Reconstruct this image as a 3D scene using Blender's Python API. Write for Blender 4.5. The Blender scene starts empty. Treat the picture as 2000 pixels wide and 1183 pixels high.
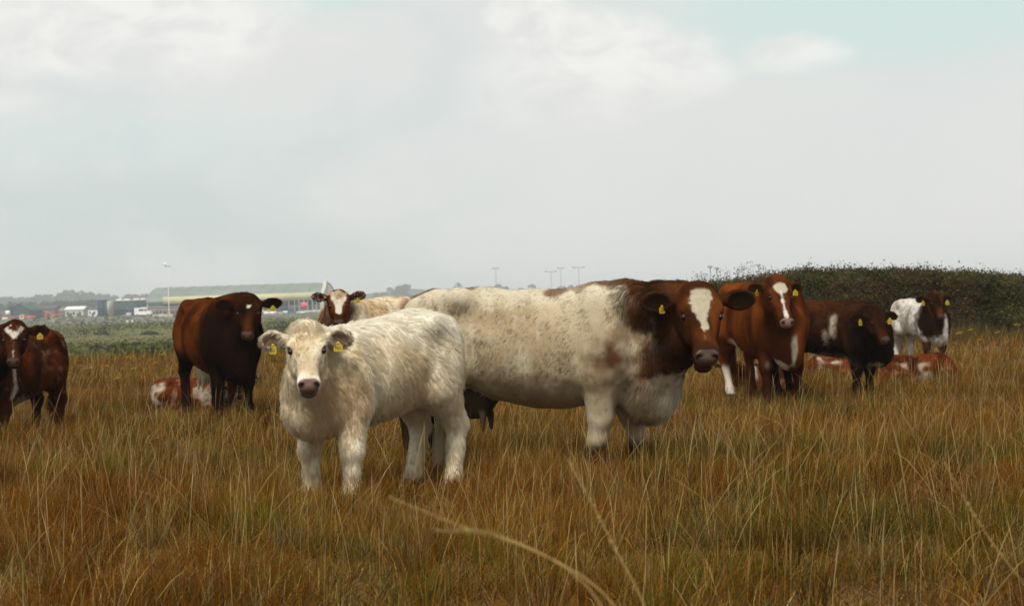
import bpy, math, random
import numpy as np
from mathutils import Vector, Matrix
from mathutils.kdtree import KDTree

SC = bpy.context.scene
COL = SC.collection
RNG = np.random.default_rng(7)
random.seed(7)
R = math.radians

# ------------------------------------------------------------------ camera
EYE = 1.25
FPX = 4000.0
ROLL = R(1.75)          # the photographer held the camera slightly turned
cam_d = bpy.data.cameras.new('camera')
cam_d.sensor_width = 36.0
cam_d.lens = 36.0 * FPX / 2000.0
cam_d.clip_start = 0.1
cam_d.clip_end = 20000.0
cam_d.dof.use_dof = True
cam_d.dof.focus_distance = 14.2
cam_d.dof.aperture_fstop = 7.0
cam = bpy.data.objects.new('camera', cam_d)
COL.objects.link(cam)
cam.location = (0, 0, EYE)
cam.rotation_euler = (R(90), ROLL, 0)
SC.camera = cam

# ------------------------------------------------------------------ view
SC.view_settings.view_transform = 'Standard'
SC.view_settings.look = 'None'
SC.view_settings.gamma = 1.0
SC.view_settings.exposure = 0.22
SC.view_settings.use_curve_mapping = False
SC.cycles.max_bounces = 8
SC.cycles.diffuse_bounces = 4
SC.cycles.glossy_bounces = 2
SC.cycles.transmission_bounces = 4
SC.cycles.transparent_max_bounces = 6
SC.cycles.volume_bounces = 0
SC.cycles.use_denoising = True
SC.cycles.denoising_prefilter = 'ACCURATE'
SC.cycles_curves.subdivisions = 2

# ------------------------------------------------------------------ sky
SUN_EL, SUN_AZ = R(54), R(197)          # azimuth measured from +Y (behind the herd) towards +X: over the photographer's shoulder
world = bpy.data.worlds.new('World')
SC.world = world
world.use_nodes = True


class NT:
    def __init__(self, tree):
        self.t = tree
        tree.nodes.clear()

    def n(self, kind, ins=None, **props):
        nd = self.t.nodes.new(kind)
        for k, v in props.items():
            setattr(nd, k, v)
        for k, v in (ins or {}).items():
            s = nd.inputs[k]
            if isinstance(v, bpy.types.NodeSocket):
                self.t.links.new(v, s)
            else:
                s.default_value = v
        return nd

    def math(self, op, a, b=0.0, c=0.0, clamp=False):
        nd = self.n('ShaderNodeMath', {0: a, 1: b, 2: c}, operation=op)
        nd.use_clamp = clamp
        return nd.outputs[0]

    def vmath(self, op, a, b=(0, 0, 0)):
        return self.n('ShaderNodeVectorMath', {0: a, 1: b}, operation=op)

    def noise(self, vec, scale, detail=4.0, rough=0.55, dist=0.0):
        return self.n('ShaderNodeTexNoise', {'Vector': vec, 'Scale': scale, 'Detail': detail,
                                             'Roughness': rough, 'Distortion': dist}).outputs['Fac']

    def mix(self, fac, a, b, blend='MIX'):
        nd = self.n('ShaderNodeMix', None, data_type='RGBA', blend_type=blend)
        for i, v in ((0, fac), (6, a), (7, b)):
            if isinstance(v, bpy.types.NodeSocket):
                self.t.links.new(v, nd.inputs[i])
            else:
                nd.inputs[i].default_value = v if i == 0 else (*v[:3], 1)
        return nd.outputs[2]

    def ramp(self, x, a, b, smooth=True):
        nd = self.n('ShaderNodeMapRange', {'Value': x, 'From Min': a, 'From Max': b, 'To Min': 0.0, 'To Max': 1.0},
                    interpolation_type='SMOOTHSTEP' if smooth else 'LINEAR')
        return nd.outputs[0]


def build_world():
    w = NT(world.node_tree)
    sky = w.n('ShaderNodeTexSky', None, sky_type='NISHITA')
    sky.sun_disc = False
    sky.sun_elevation = SUN_EL
    sky.sun_rotation = SUN_AZ
    sky.air_density = 1.0
    sky.dust_density = 2.0
    sky.ozone_density = 1.5
    tc = w.n('ShaderNodeTexCoord').outputs['Generated']
    nrm = w.vmath('NORMALIZE', tc).outputs[0]
    sep = w.n('ShaderNodeSeparateXYZ', {0: nrm})
    x, y, z = sep.outputs
    az = w.math('ARCTAN2', x, y)                       # 0 straight ahead, radians
    el = w.math('ARCSINE', z)
    stretch = w.n('ShaderNodeCombineXYZ', {0: az, 1: 0.0, 2: w.math('MULTIPLY', el, 1.9)}).outputs[0]
    soft = w.noise(stretch, 7.0, 5, 0.55, 0.3)
    fine = w.noise(stretch, 26.0, 5, 0.6, 0.4)
    wob = w.math('MULTIPLY', w.math('SUBTRACT', w.noise(stretch, 16.0, 5, 0.62, 0.2), 0.5), 1.35)

    def blob(a0, e0, ra, re, edge=0.55, wobble=1.0):
        """a cumulus patch centred on a direction; its rim is broken up by noise"""
        dx = w.math('DIVIDE', w.math('SUBTRACT', az, a0), ra)
        dz = w.math('DIVIDE', w.math('SUBTRACT', el, e0), re)
        r = w.math('SQRT', w.math('ADD', w.math('MULTIPLY', dx, dx), w.math('MULTIPLY', dz, dz)))
        r = w.math('ADD', r, w.math('MULTIPLY', wob, wobble))
        return w.math('SUBTRACT', 1.0, w.ramp(r, 1.0 - edge, 1.0))

    S = 1 / 0.10
    teal = (0.540 * S, 0.680 * S, 0.655 * S)
    grey = (0.585 * S, 0.640 * S, 0.625 * S)
    pale = (0.672 * S, 0.676 * S, 0.662 * S)
    bright = (0.790 * S, 0.785 * S, 0.760 * S)
    low = (0.490 * S, 0.575 * S, 0.550 * S)
    base = w.mix(0.86, sky.outputs[0], grey)                      # high thin overcast over the clear sky
    base = w.mix(w.ramp(soft, 0.36, 0.66), base, pale)
    # pale sheet in the middle and on the right, bluish grey on the left
    sheet = w.math('MULTIPLY', w.ramp(w.math('ADD', az, w.math('MULTIPLY', wob, 0.09)), -0.16, 0.06), 0.75)
    base = w.mix(sheet, base, pale)
    # clear streaks
    gap1 = w.math('MULTIPLY', blob(0.185, 0.138, 0.175, 0.047, 0.75, 0.30), 0.80)
    base = w.mix(gap1, base, teal)
    gap2 = w.math('MULTIPLY', blob(-0.19, 0.085, 0.16, 0.024, 0.95, 0.6), 0.40)
    base = w.mix(gap2, base, teal)
    gap3 = w.math('MULTIPLY', blob(-0.085, 0.155, 0.055, 0.026, 0.95, 0.7), 0.80)
    base = w.mix(gap3, base, teal)
    gap4 = w.math('MULTIPLY', blob(-0.26, 0.045, 0.16, 0.030, 0.95, 0.5), 0.55)
    base = w.mix(gap4, base, low)
    # cumulus banks
    c1 = blob(0.040, 0.108, 0.076, 0.036, 0.28, 0.50)
    c1 = w.math('MULTIPLY', c1, w.math('MULTIPLY', w.ramp(w.math('ADD', el, w.math('MULTIPLY', az, -0.10)), 0.066, 0.112), w.ramp(az, -0.045, 0.030)))
    c1b = blob(0.012, 0.138, 0.024, 0.016, 0.35, 0.75)
    c2 = blob(-0.19, 0.138, 0.125, 0.034, 0.55, 0.75)
    c3 = w.math('MULTIPLY', blob(0.141, 0.116, 0.032, 0.012, 0.6, 0.9), 0.85)
    c4 = w.math('MULTIPLY', blob(-0.245, 0.102, 0.05, 0.010, 0.9, 0.9), 0.5)
    far = w.math('MULTIPLY', w.ramp(w.noise(stretch, 3.2, 6, 0.6, 0.3), 0.52, 0.66),
                 w.ramp(w.math('ABSOLUTE', az), 0.32, 0.5))       # the same kind of cloud goes on outside the frame
    shade = w.mix(w.ramp(fine, 0.30, 0.62), pale, bright)
    for c in (c1, c1b, c2, c3, c4, far):
        base = w.mix(w.math('MULTIPLY', c, 0.9), base, shade)
    bg = w.n('ShaderNodeBackground', {'Color': base, 'Strength': 0.10})
    out = w.n('ShaderNodeOutputWorld', {'Surface': bg.outputs[0]})


build_world()

sun_d = bpy.data.lights.new('sun', 'SUN')
sun_d.energy = 3.1
sun_d.angle = R(14)
sun_d.color = (1.0, 0.955, 0.88)
sun = bpy.data.objects.new('sun', sun_d)
COL.objects.link(sun)
sv = Vector((math.sin(SUN_AZ) * math.cos(SUN_EL), math.cos(SUN_AZ) * math.cos(SUN_EL), math.sin(SUN_EL)))
sun.rotation_euler = sv.to_track_quat('Z', 'Y').to_euler()
sun.location = (0, 0, 60)


# ------------------------------------------------------------------ helpers
def tag(o, label=None, cat=None, group=None, kind=None):
    for k, v in (('label', label), ('category', cat), ('group', group), ('kind', kind)):
        if v:
            o[k] = v
    return o


def empty(name, loc=(0, 0, 0), rz=0.0, **kw):
    o = bpy.data.objects.new(name, None)
    o.empty_display_size = 0.2
    COL.objects.link(o)
    o.location = loc
    o.rotation_euler = (0, 0, rz)
    tag(o, **kw)
    return o


def link(name, me, mat=None, parent=None, **kw):
    o = bpy.data.objects.new(name, me)
    COL.objects.link(o)
    if mat is not None and len(me.materials) == 0:
        me.materials.append(mat)
    if parent is not None:
        o.parent = parent
    tag(o, **kw)
    return o


def np_mesh(name, V, F, smooth=True, cols=None, cname='col', floats=None):
    """V (n,3); F (m,k) one face size or a list of such arrays"""
    me = bpy.data.meshes.new(name)
    Fs = F if isinstance(F, list) else [F]
    Fs = [np.asarray(f, np.int32) for f in Fs if len(f)]
    V = np.asarray(V, np.float32)
    me.vertices.add(len(V))
    me.vertices.foreach_set('co', V.ravel())
    loops = np.concatenate([f.ravel() for f in Fs])
    sizes = np.concatenate([np.full(len(f), f.shape[1], np.int32) for f in Fs])
    starts = np.concatenate([[0], np.cumsum(sizes)[:-1]]).astype(np.int32)
    me.loops.add(len(loops))
    me.loops.foreach_set('vertex_index', loops)
    me.polygons.add(len(sizes))
    me.polygons.foreach_set('loop_start', starts)
    me.polygons.foreach_set('loop_total', sizes)
    if smooth:
        me.polygons.foreach_set('use_smooth', np.ones(len(sizes), bool))
    me.update(calc_edges=True)
    if cols is not None:
        a = me.attributes.new(cname, 'FLOAT_COLOR', 'POINT')
        c = np.ones((len(V), 4), np.float32)
        c[:, :3] = cols
        a.data.foreach_set('color', c.ravel())
    for k, v in (floats or {}).items():
        a = me.attributes.new(k, 'FLOAT', 'POINT')
        a.data.foreach_set('value', np.asarray(v, np.float32))
    return me


def _hash(ix, iy, iz, seed):
    h = (ix.astype(np.uint32) * np.uint32(374761393) + iy.astype(np.uint32) * np.uint32(668265263)
         + iz.astype(np.uint32) * np.uint32(2246822519) + np.uint32(seed * 3266489917 % 4294967296))
    h = (h ^ (h >> np.uint32(13))) * np.uint32(1274126177)
    h = h ^ (h >> np.uint32(16))
    return (h & np.uint32(0xFFFF)).astype(np.float32) / 65535.0


def vnoise(P, scale=1.0, seed=0):
    """value noise in 0..1 at points P (n,3)"""
    P = np.asarray(P, np.float64) * scale
    i = np.floor(P).astype(np.int64)
    f = P - i
    f = f * f * (3 - 2 * f)
    i = i.astype(np.int32)
    r = 0
    for dx in (0, 1):
        for dy in (0, 1):
            for dz in (0, 1):
                wgt = ((f[:, 0] if dx else 1 - f[:, 0]) * (f[:, 1] if dy else 1 - f[:, 1]) * (f[:, 2] if dz else 1 - f[:, 2]))
                r = r + wgt * _hash(i[:, 0] + dx, i[:, 1] + dy, i[:, 2] + dz, seed)
    return r


def fbm(P, scale=1.0, oct=3, seed=0):
    r, a, t = 0, 1.0, 0
    for k in range(oct):
        r = r + a * vnoise(P, scale * 2 ** k, seed + 17 * k)
        t += a
        a *= 0.5
    return r / t


def sstep(x, a, b):
    t = np.clip((x - a) / (b - a), 0, 1)
    return t * t * (3 - 2 * t)


def lerp(a, b, t):
    a, b = np.asarray(a, float), np.asarray(b, float)
    t = np.asarray(t)
    return a + (b - a) * (t[:, None] if (t.ndim == 1 and (a.ndim == 2 or b.ndim == 2 or a.shape == (3,))) else t)


def blend(c, new, k):
    return c + (np.asarray(new, float) - c) * np.clip(k, 0, 1)[:, None]


def unit(v):
    return v / np.maximum(np.linalg.norm(v, axis=-1, keepdims=True), 1e-9)


def ground_z(x, y):
    """height of the pasture: nearly level, a slight bank under the hedge, drops a little beyond the crest"""
    x = np.asarray(x, float)
    y = np.asarray(y, float)
    z = 0.10 * sstep(x, 3.5, 9.5) * sstep(y, 26, 44)
    z = z + 0.035 * np.sin(x * 0.9 + 0.4 * y) * np.sin(y * 0.55 + 1.3) * sstep(y, 4, 10)
    crest = 50 + 6 * sstep(x, -8, 2)
    z = z - 1.6 * sstep(y, crest, crest + 90)
    return z


def at(px, py, d):
    """the point d metres ahead that a pixel of the 2000 px photograph looks at"""
    u, v = (px - 1000.0) / FPX * d, (591.5 - py) / FPX * d
    c, s = math.cos(ROLL), math.sin(ROLL)
    return Vector((u * c + v * s, d, EYE - u * s + v * c))


def horizon(px):
    return 591.5 - (np.asarray(px, float) - 1000.0) * math.tan(ROLL)


def new_mat(name):
    m = bpy.data.materials.new(name)
    m.use_nodes = True
    return m, NT(m.node_tree)


def simple_mat(name, col, rough=0.7, spec=0.3, var=0.0, scale=4.0, metal=0.0, bump=0.0):
    m, t = new_mat(name)
    c = (*col, 1)
    pb = t.n('ShaderNodeBsdfPrincipled', {'Base Color': c, 'Roughness': rough, 'Specular IOR Level': spec, 'Metallic': metal})
    if var or bump:
        co = t.n('ShaderNodeTexCoord').outputs['Object']
        nz = t.noise(co, scale, 5, 0.6)
        if var:
            k = t.ramp(nz, 0.3, 0.7)
            t.t.links.new(t.mix(k, [v * (1 - var) for v in col], [min(1, v * (1 + var)) for v in col]), pb.inputs['Base Color'])
        if bump:
            b = t.n('ShaderNodeBump', {'Height': nz, 'Strength': bump, 'Distance': 0.02})
            t.t.links.new(b.outputs[0], pb.inputs['Normal'])
    t.n('ShaderNodeOutputMaterial', {'Surface': pb.outputs[0]})
    return m

# ------------------------------------------------------------------ implicit bodies
class Field:
    """a signed distance grid: parts of an animal are blended into it, then meshed as ONE continuous skin"""

    def __init__(self, lo, hi, res):
        self.h = res
        self.lo = np.array(lo, float)
        n = np.ceil((np.array(hi) - self.lo) / res).astype(int) + 1
        self.ax = [self.lo[i] + res * np.arange(n[i]) for i in range(3)]
        self.d = np.full(tuple(n), 1.0, np.float32)
        self.g = np.zeros(tuple(n), np.int8)
        self.gd = np.full(tuple(n), 9.0, np.float32)

    def _slice(self, lo, hi):
        s = []
        for i in range(3):
            a = int(max(0, math.floor((lo[i] - self.lo[i]) / self.h)))
            b = int(min(len(self.ax[i]), math.ceil((hi[i] - self.lo[i]) / self.h) + 1))
            s.append(slice(a, max(a, b)))
        return tuple(s)

    def add(self, fn, lo, hi, k=0.05, gid=0, cut=False):
        pad = k + 3 * self.h
        s = self._slice(np.array(lo) - pad, np.array(hi) + pad)
        if min(q.stop - q.start for q in s) < 1:
            return
        X = self.ax[0][s[0]][:, None, None]
        Y = self.ax[1][s[1]][None, :, None]
        Z = self.ax[2][s[2]][None, None, :]
        f = fn(X, Y, Z).astype(np.float32)
        a = self.d[s]
        if cut:
            h = np.maximum(k - np.abs(a + f), 0) / k
            self.d[s] = np.maximum(a, -f) + h * h * k * 0.25
            if gid:
                near = (f < 0.3 * k)
                g = self.g[s]
                g[near] = gid
            return
        h = np.maximum(k - np.abs(a - f), 0) / k
        self.d[s] = np.minimum(a, f) - h * h * k * 0.25
        gd = self.gd[s]
        g = self.g[s]
        m = f < gd
        gd[m] = f[m]
        g[m] = gid

    def cone(self, a, b, ra, rb, k=0.05, gid=0, flat=None, cut=False):
        a, b = np.array(a, float), np.array(b, float)
        ba = b - a
        L2 = max(float(ba @ ba), 1e-9)

        def fn(X, Y, Z):
            px, py, pz = X - a[0], Y - a[1], Z - a[2]
            t = np.clip((px * ba[0] + py * ba[1] + pz * ba[2]) / L2, 0, 1)
            qx, qy, qz = px - ba[0] * t, py - ba[1] * t, pz - ba[2] * t
            if flat is not None:
                n, s = flat
                q = (qx * n[0] + qy * n[1] + qz * n[2]) * (s - 1)
                qx, qy, qz = qx + q * n[0], qy + q * n[1], qz + q * n[2]
            return np.sqrt(qx * qx + qy * qy + qz * qz) - (ra + (rb - ra) * t)
        r = max(ra, rb)
        self.add(fn, np.minimum(a, b) - r, np.maximum(a, b) + r, k, gid, cut)

    def ell(self, c, r, k=0.05, gid=0, M=None, cut=False):
        """ellipsoid; M (3x3) has the axes as rows"""
        c, r = np.array(c, float), np.array(r, float)
        M = np.eye(3) if M is None else np.array(M, float)
        ext = np.abs(M.T) @ r

        def fn(X, Y, Z):
            px, py, pz = X - c[0], Y - c[1], Z - c[2]
            q = [(px * M[i][0] + py * M[i][1] + pz * M[i][2]) / r[i] for i in range(3)]
            k0 = np.sqrt(q[0] ** 2 + q[1] ** 2 + q[2] ** 2)
            k1 = np.sqrt((q[0] / r[0]) ** 2 + (q[1] / r[1]) ** 2 + (q[2] / r[2]) ** 2)
            return k0 * (k0 - 1) / np.maximum(k1, 1e-6)
        self.add(fn, c - ext, c + ext, k, gid, cut)

    def loft(self, o, M, st, k=0.05, gid=0, scale=1.0, e=2.0):
        """st rows: (t, centre, up, down, half width) along axis M[0]; M[1] lateral, M[2] up"""
        o, M = np.array(o, float), np.array(M, float)
        st = np.array(st, float)
        T = np.linspace(st[0, 0], st[-1, 0], 90)
        cols = []
        for j in range(1, 5):
            y = st[:, j]
            m = np.gradient(y, st[:, 0])
            i = np.clip(np.searchsorted(st[:, 0], T) - 1, 0, len(st) - 2)
            dx = st[i + 1, 0] - st[i, 0]
            u = (T - st[i, 0]) / dx
            v = ((2 * u ** 3 - 3 * u ** 2 + 1) * y[i] + (u ** 3 - 2 * u ** 2 + u) * dx * m[i]
                 + (-2 * u ** 3 + 3 * u ** 2) * y[i + 1] + (u ** 3 - u ** 2) * dx * m[i + 1])
            if j >= 2:
                v = np.maximum(v, 0.012)
            cols.append(v)

        def fn(X, Y, Z):
            px, py, pz = (X - o[0]) / scale, (Y - o[1]) / scale, (Z - o[2]) / scale
            t = px * M[0][0] + py * M[0][1] + pz * M[0][2]
            l = px * M[1][0] + py * M[1][1] + pz * M[1][2]
            u = px * M[2][0] + py * M[2][1] + pz * M[2][2]
            c, up, dn, w = (np.interp(t, T, q) for q in cols)
            u = u - c
            hh = np.where(u > 0, up, dn)
            a, b = np.abs(l / w), np.abs(u / hh)
            k0 = (a ** e + b ** e) ** (1 / e)
            k1 = np.sqrt((a ** (e - 1) / w) ** 2 + (b ** (e - 1) / hh) ** 2)
            d = np.where(k0 > 0.05, (k0 - 1) * k0 ** (e - 1) / np.maximum(k1, 1e-6), -np.minimum(w, hh))
            cap = np.maximum(T[0] - t, t - T[-1])
            return np.where(cap > 0, np.sqrt(np.maximum(d, 0) ** 2 + cap ** 2), np.maximum(d, -0.5)) * scale
        pts = []
        ext = max(st[:, 1].max() + st[:, 2].max(), -(st[:, 1].min() - st[:, 3].max()))
        for t in (st[0, 0], st[-1, 0]):
            for l in (-st[:, 4].max(), st[:, 4].max()):
                for u in (-ext, ext):
                    pts.append(o + scale * (M[0] * t + M[1] * l + M[2] * u))
        pts = np.array(pts)
        self.add(fn, pts.min(0), pts.max(0), k, gid)

    def mesh(self, smooth=3):
        D, h = self.d, self.h
        s = D < 0
        nx, ny, nz = D.shape
        cnt = np.zeros((nx - 1, ny - 1, nz - 1), np.int8)
        for dx in (0, 1):
            for dy in (0, 1):
                for dz in (0, 1):
                    cnt += s[dx:nx - 1 + dx, dy:ny - 1 + dy, dz:nz - 1 + dz]
        I = np.argwhere((cnt > 0) & (cnt < 8))
        idx = np.full(cnt.shape, -1, np.int32)
        idx[I[:, 0], I[:, 1], I[:, 2]] = np.arange(len(I))
        acc = np.zeros((len(I), 3))
        num = np.zeros(len(I))
        C = [(dx, dy, dz) for dx in (0, 1) for dy in (0, 1) for dz in (0, 1)]
        for a in C:
            for ax in range(3):
                if a[ax]:
                    continue
                b = list(a)
                b[ax] = 1
                da = D[I[:, 0] + a[0], I[:, 1] + a[1], I[:, 2] + a[2]]
                db = D[I[:, 0] + b[0], I[:, 1] + b[1], I[:, 2] + b[2]]
                m = (da < 0) != (db < 0)
                t = da[m] / (da[m] - db[m])
                p = np.tile(np.array(a, float), (m.sum(), 1))
                p[:, ax] = t
                acc[m] += p
                num[m] += 1
        V = self.lo + h * (I + acc / num[:, None])
        quads = []
        for ax in range(3):
            b, c = (ax + 1) % 3, (ax + 2) % 3
            s0 = [slice(None)] * 3
            s1 = [slice(None)] * 3
            s0[ax] = slice(0, -1)
            s1[ax] = slice(1, None)
            E = np.argwhere(s[tuple(s0)] != s[tuple(s1)])
            ok = (E[:, b] > 0) & (E[:, c] > 0) & (E[:, b] < D.shape[b] - 1) & (E[:, c] < D.shape[c] - 1)
            E = E[ok]
            q = []
            for ob, oc in ((-1, -1), (0, -1), (0, 0), (-1, 0)):
                e = E.copy()
                e[:, b] += ob
                e[:, c] += oc
                q.append(idx[e[:, 0], e[:, 1], e[:, 2]])
            q = np.stack(q, 1)
            inside = s[E[:, 0], E[:, 1], E[:, 2]]
            q[~inside] = q[~inside][:, ::-1]
            quads.append(q)
        F = np.concatenate(quads)
        F = F[(F >= 0).all(1)]
        # relax
        e = np.concatenate([F[:, [0, 1]], F[:, [1, 2]], F[:, [2, 3]], F[:, [3, 0]]])
        for it in range(smooth):
            deg = np.bincount(e[:, 0], minlength=len(V)) + np.bincount(e[:, 1], minlength=len(V))
            A = np.stack([np.bincount(e[:, 0], V[e[:, 1], k], len(V)) + np.bincount(e[:, 1], V[e[:, 0], k], len(V)) for k in range(3)], 1)
            V = V * 0.45 + 0.55 * A / np.maximum(deg, 1)[:, None]
        n = np.cross(V[F[:, 2]] - V[F[:, 0]], V[F[:, 3]] - V[F[:, 1]])
        N = np.stack([sum(np.bincount(F[:, j], n[:, k], len(V)) for j in range(4)) for k in range(3)], 1)
        N = unit(N)
        gi = np.clip(np.round((V - self.lo) / h).astype(int), 0, np.array(D.shape) - 1)
        return V, F, N, self.g[gi[:, 0], gi[:, 1], gi[:, 2]].astype(int)


TORSO, NECK, HEAD, EAR, LEG, TAIL, UDDER, EARIN, NOSE, MOUTH = range(10)

# station rows of an adult's trunk: x, top, bottom, half width
TRUNK = [(-0.97, 1.22, 0.98, 0.06), (-0.90, 1.28, 0.82, 0.19), (-0.72, 1.345, 0.70, 0.265), (-0.48, 1.36, 0.60, 0.30),
         (-0.20, 1.335, 0.50, 0.36), (0.06, 1.33, 0.455, 0.38), (0.32, 1.34, 0.48, 0.35), (0.54, 1.36, 0.54, 0.30),
         (0.74, 1.27, 0.58, 0.225), (0.88, 1.10, 0.66, 0.16), (0.97, 0.98, 0.76, 0.06)]

HEADS = [(-0.07, -0.17, 0.06, 0.06, 0.09), (0.0, -0.17, 0.125, 0.14, 0.185), (0.12, -0.18, 0.165, 0.20, 0.250),
         (0.28, -0.18, 0.172, 0.245, 0.268), (0.42, -0.175, 0.160, 0.245, 0.228), (0.58, -0.165, 0.135, 0.190, 0.168),
         (0.74, -0.155, 0.118, 0.145, 0.142), (0.85, -0.155, 0.118, 0.125, 0.156), (0.92, -0.165, 0.085, 0.115, 0.152),
         (0.985, -0.185, 0.030, 0.070, 0.118)]


def head_axes(yaw, pitch, roll=0.0):
    d = np.array([math.cos(yaw), math.sin(yaw)])
    h = np.array([math.cos(pitch) * d[0], math.cos(pitch) * d[1], -math.sin(pitch)])
    l = np.array([-d[1], d[0], 0.0])
    u = np.cross(h, l)
    c, s = math.cos(roll), math.sin(roll)
    return np.array([h, l * c + u * s, u * c - l * s])


def bez(p0, p1, p2, t):
    return (1 - t) ** 2 * p0 + 2 * t * (1 - t) * p1 + t * t * p2


def shape_cow(q):
    """mesh an animal from its parameters; returns verts, quads, normals, region ids and the head frame"""
    s = q.get('s', 1.0)
    lf, wf, df = q.get('len', 1.0), q.get('wid', 1.0), q.get('deep', 1.0)
    lying = q.get('lying', False)
    hl = q['HL']
    M = head_axes(q['hyaw'], q['hpitch'], q.get('hroll', 0.0))
    poll = np.array(q['poll'], float)
    muzzle = poll + M[0] * hl
    pts = np.array([poll - 0.5 * hl, poll + 0.5 * hl, muzzle - 0.3 * hl, muzzle + 0.3 * hl])
    lo = np.minimum(pts.min(0), (-1.12 * lf * s, -0.52 * s, -0.05)) - 0.06
    hi = np.maximum(pts.max(0), (1.12 * lf * s, 0.52 * s, 1.5 * s)) + 0.06
    if lying:
        hi[2] = max(pts[:, 2].max(), 0.95 * s) + 0.05
    f = Field(lo, hi, q['res'])
    drop = q.get('drop', 0.0)
    # trunk
    st = []
    for x, top, bot, w in q.get('trunk', TRUNK):
        b = top - (top - bot) * df
        c = b + (top - b) * 0.47
        st.append((x * lf * s, (c - drop) * s, (top - c) * s, (c - b) * s, w * wf * s))
    f.loft((0, 0, 0), np.eye(3), st, 0.03, TORSO)

    def P(x, y, z):
        return np.array([x * lf * s, y * s, (z - drop) * s])
    top_m = 1.345
    for sy in (-1, 1):
        # hooks, pins, shoulder blade, thigh
        f.ell(P(-0.50, sy * 0.235 * wf, 1.27), np.array([0.09, 0.07, 0.07]) * s * q.get('bony', 1.0), 0.12 * s, TORSO)
        f.ell(P(-0.90, sy * 0.12 * wf, 1.20), np.array([0.06, 0.05, 0.06]) * s, 0.10 * s, TORSO)
        f.ell(P(0.56, sy * 0.19 * wf, 1.00 + q.get('wz', 0.0)), np.array([0.16, 0.11, 0.34 + 0.4 * q.get('wz', 0.0)]) * s, 0.12 * s, TORSO,
              M=[[0.97, 0, 0.25], [0, 1, 0], [-0.25, 0, 0.97]])
        f.ell(P(-0.70, sy * 0.17 * wf, 0.98), np.array([0.24, 0.13, 0.36]) * s, 0.10 * s, TORSO)
        if q.get('hollow'):
            f.ell(P(-0.30, sy * 0.40 * wf, 1.17), np.array([0.17, 0.10, 0.12]) * s, 0.10 * s, TORSO, cut=True)
    # neck: upper and lower chains bent towards the head
    back = poll + M[0] * 0.13 * hl - M[2] * 0.22 * hl
    throat = poll + M[0] * 0.34 * hl - M[2] * 0.36 * hl
    w0, w2 = P(0.46, 0, 1.15 + 1.3 * q.get('wz', 0.0)), back
    b0, b2 = P(0.72, 0, 0.84), throat
    fwd = q.get('neckbend', 0.28) * s
    w1 = (w0 + w2) / 2 + np.array([fwd, 0, 0.03 * s])
    b1 = (b0 + b2) / 2 + np.array([fwd * 0.9, 0, -0.06 * s])
    nk = q.get('neck', 1.0)
    for i in range(4):
        t0, t1 = i / 4, (i + 1) / 4
        r0, r1 = [(0.175 - 0.065 * t) * s * nk for t in (t0, t1)]
        f.cone(bez(w0, w1, w2, t0), bez(w0, w1, w2, t1), r0, r1, 0.10 * s, NECK)
        r0, r1 = [(0.155 - 0.070 * t) * s * nk for t in (t0, t1)]
        f.cone(bez(b0, b1, b2, t0), bez(b0, b1, b2, t1), r0, r1, 0.12 * s, NECK)
    # brisket and dewlap
    bk = q.get('brisket', 0.6)
    f.ell(P(0.80, 0, 0.62 - 0.16 * (bk - 0.6)), np.array([0.20, 0.13, 0.16 + 0.12 * (bk - 0.6)]) * s, 0.24 * s, TORSO)
    if bk > 0.9:
        f.cone(bez(b0, b1, b2, 0.62) - np.array([0.02, 0, 0.04]) * s, P(0.84, 0.0, 0.60), 0.075 * s, 0.10 * s, 0.12 * s, TORSO)
        f.ell(P(0.78, 0.0, 0.52), np.array([0.12, 0.07, 0.08]) * s, 0.16 * s, TORSO)
    # legs
    lg = q.get('legr', 1.0)
    fur = q.get('legfur', 0.0)
    lw = q.get('legw', 1.0)
    if not lying:
        steps = q.get('step', ((0, 0), (0, 0), (0, 0), (0, 0)))       # x offset of near/far hooves: front right, front left, hind right, hind left
        for j, sy in enumerate((-1, 1)):
            ox, oy = steps[j]
            e, kn = P(0.50, sy * 0.20 * wf, 0.72), P(0.54, sy * 0.175 * lw, 0.40) + np.array([ox * 0.55, 0, 0])
            fe, ho = P(0.53, sy * 0.165 * lw, 0.13) + np.array([ox, oy, 0]), P(0.575, sy * 0.165 * lw, 0.045) + np.array([ox, oy, 0])
            f.cone(P(0.58, sy * 0.19 * wf, 0.92), e, 0.15 * s, 0.125 * s * lg, 0.10 * s, LEG)
            f.cone(e, kn, 0.118 * s * lg, (0.066 + fur) * s * lg, 0.05 * s, LEG)
            f.ell(kn, np.array([0.066, 0.062, 0.078]) * s * lg, 0.04 * s, LEG)
            f.cone(kn, fe, (0.054 + fur) * s * lg, (0.046 + fur) * s * lg, 0.03 * s, LEG)
            f.ell(fe, np.array([0.055, 0.052, 0.055]) * s * lg, 0.03 * s, LEG)
            f.cone(fe, ho, 0.046 * s * lg, 0.058 * s * lg, 0.03 * s, LEG)
            ox, oy = steps[2 + j]
            sti, hk = P(-0.52, sy * 0.215 * wf, 0.78), P(-0.88, sy * 0.165, 0.50) + np.array([ox * 0.5, 0, 0])
            fe, ho = P(-0.80, sy * 0.16, 0.135) + np.array([ox, oy, 0]), P(-0.745, sy * 0.16, 0.045) + np.array([ox, oy, 0])
            f.cone(P(-0.66, sy * 0.17 * wf, 0.95), sti, 0.17 * s, 0.13 * s, 0.12 * s, LEG)
            f.cone(P(-0.66, sy * 0.18 * wf, 0.78), hk, 0.145 * s * lg, (0.068 + fur) * s * lg, 0.08 * s, LEG)
            f.ell(hk, np.array([0.075, 0.058, 0.075]) * s * lg, 0.04 * s, LEG)
            f.cone(hk, fe, (0.056 + fur) * s * lg, (0.047 + fur) * s * lg, 0.03 * s, LEG)
            f.ell(fe, np.array([0.056, 0.054, 0.056]) * s * lg, 0.03 * s, LEG)
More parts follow.
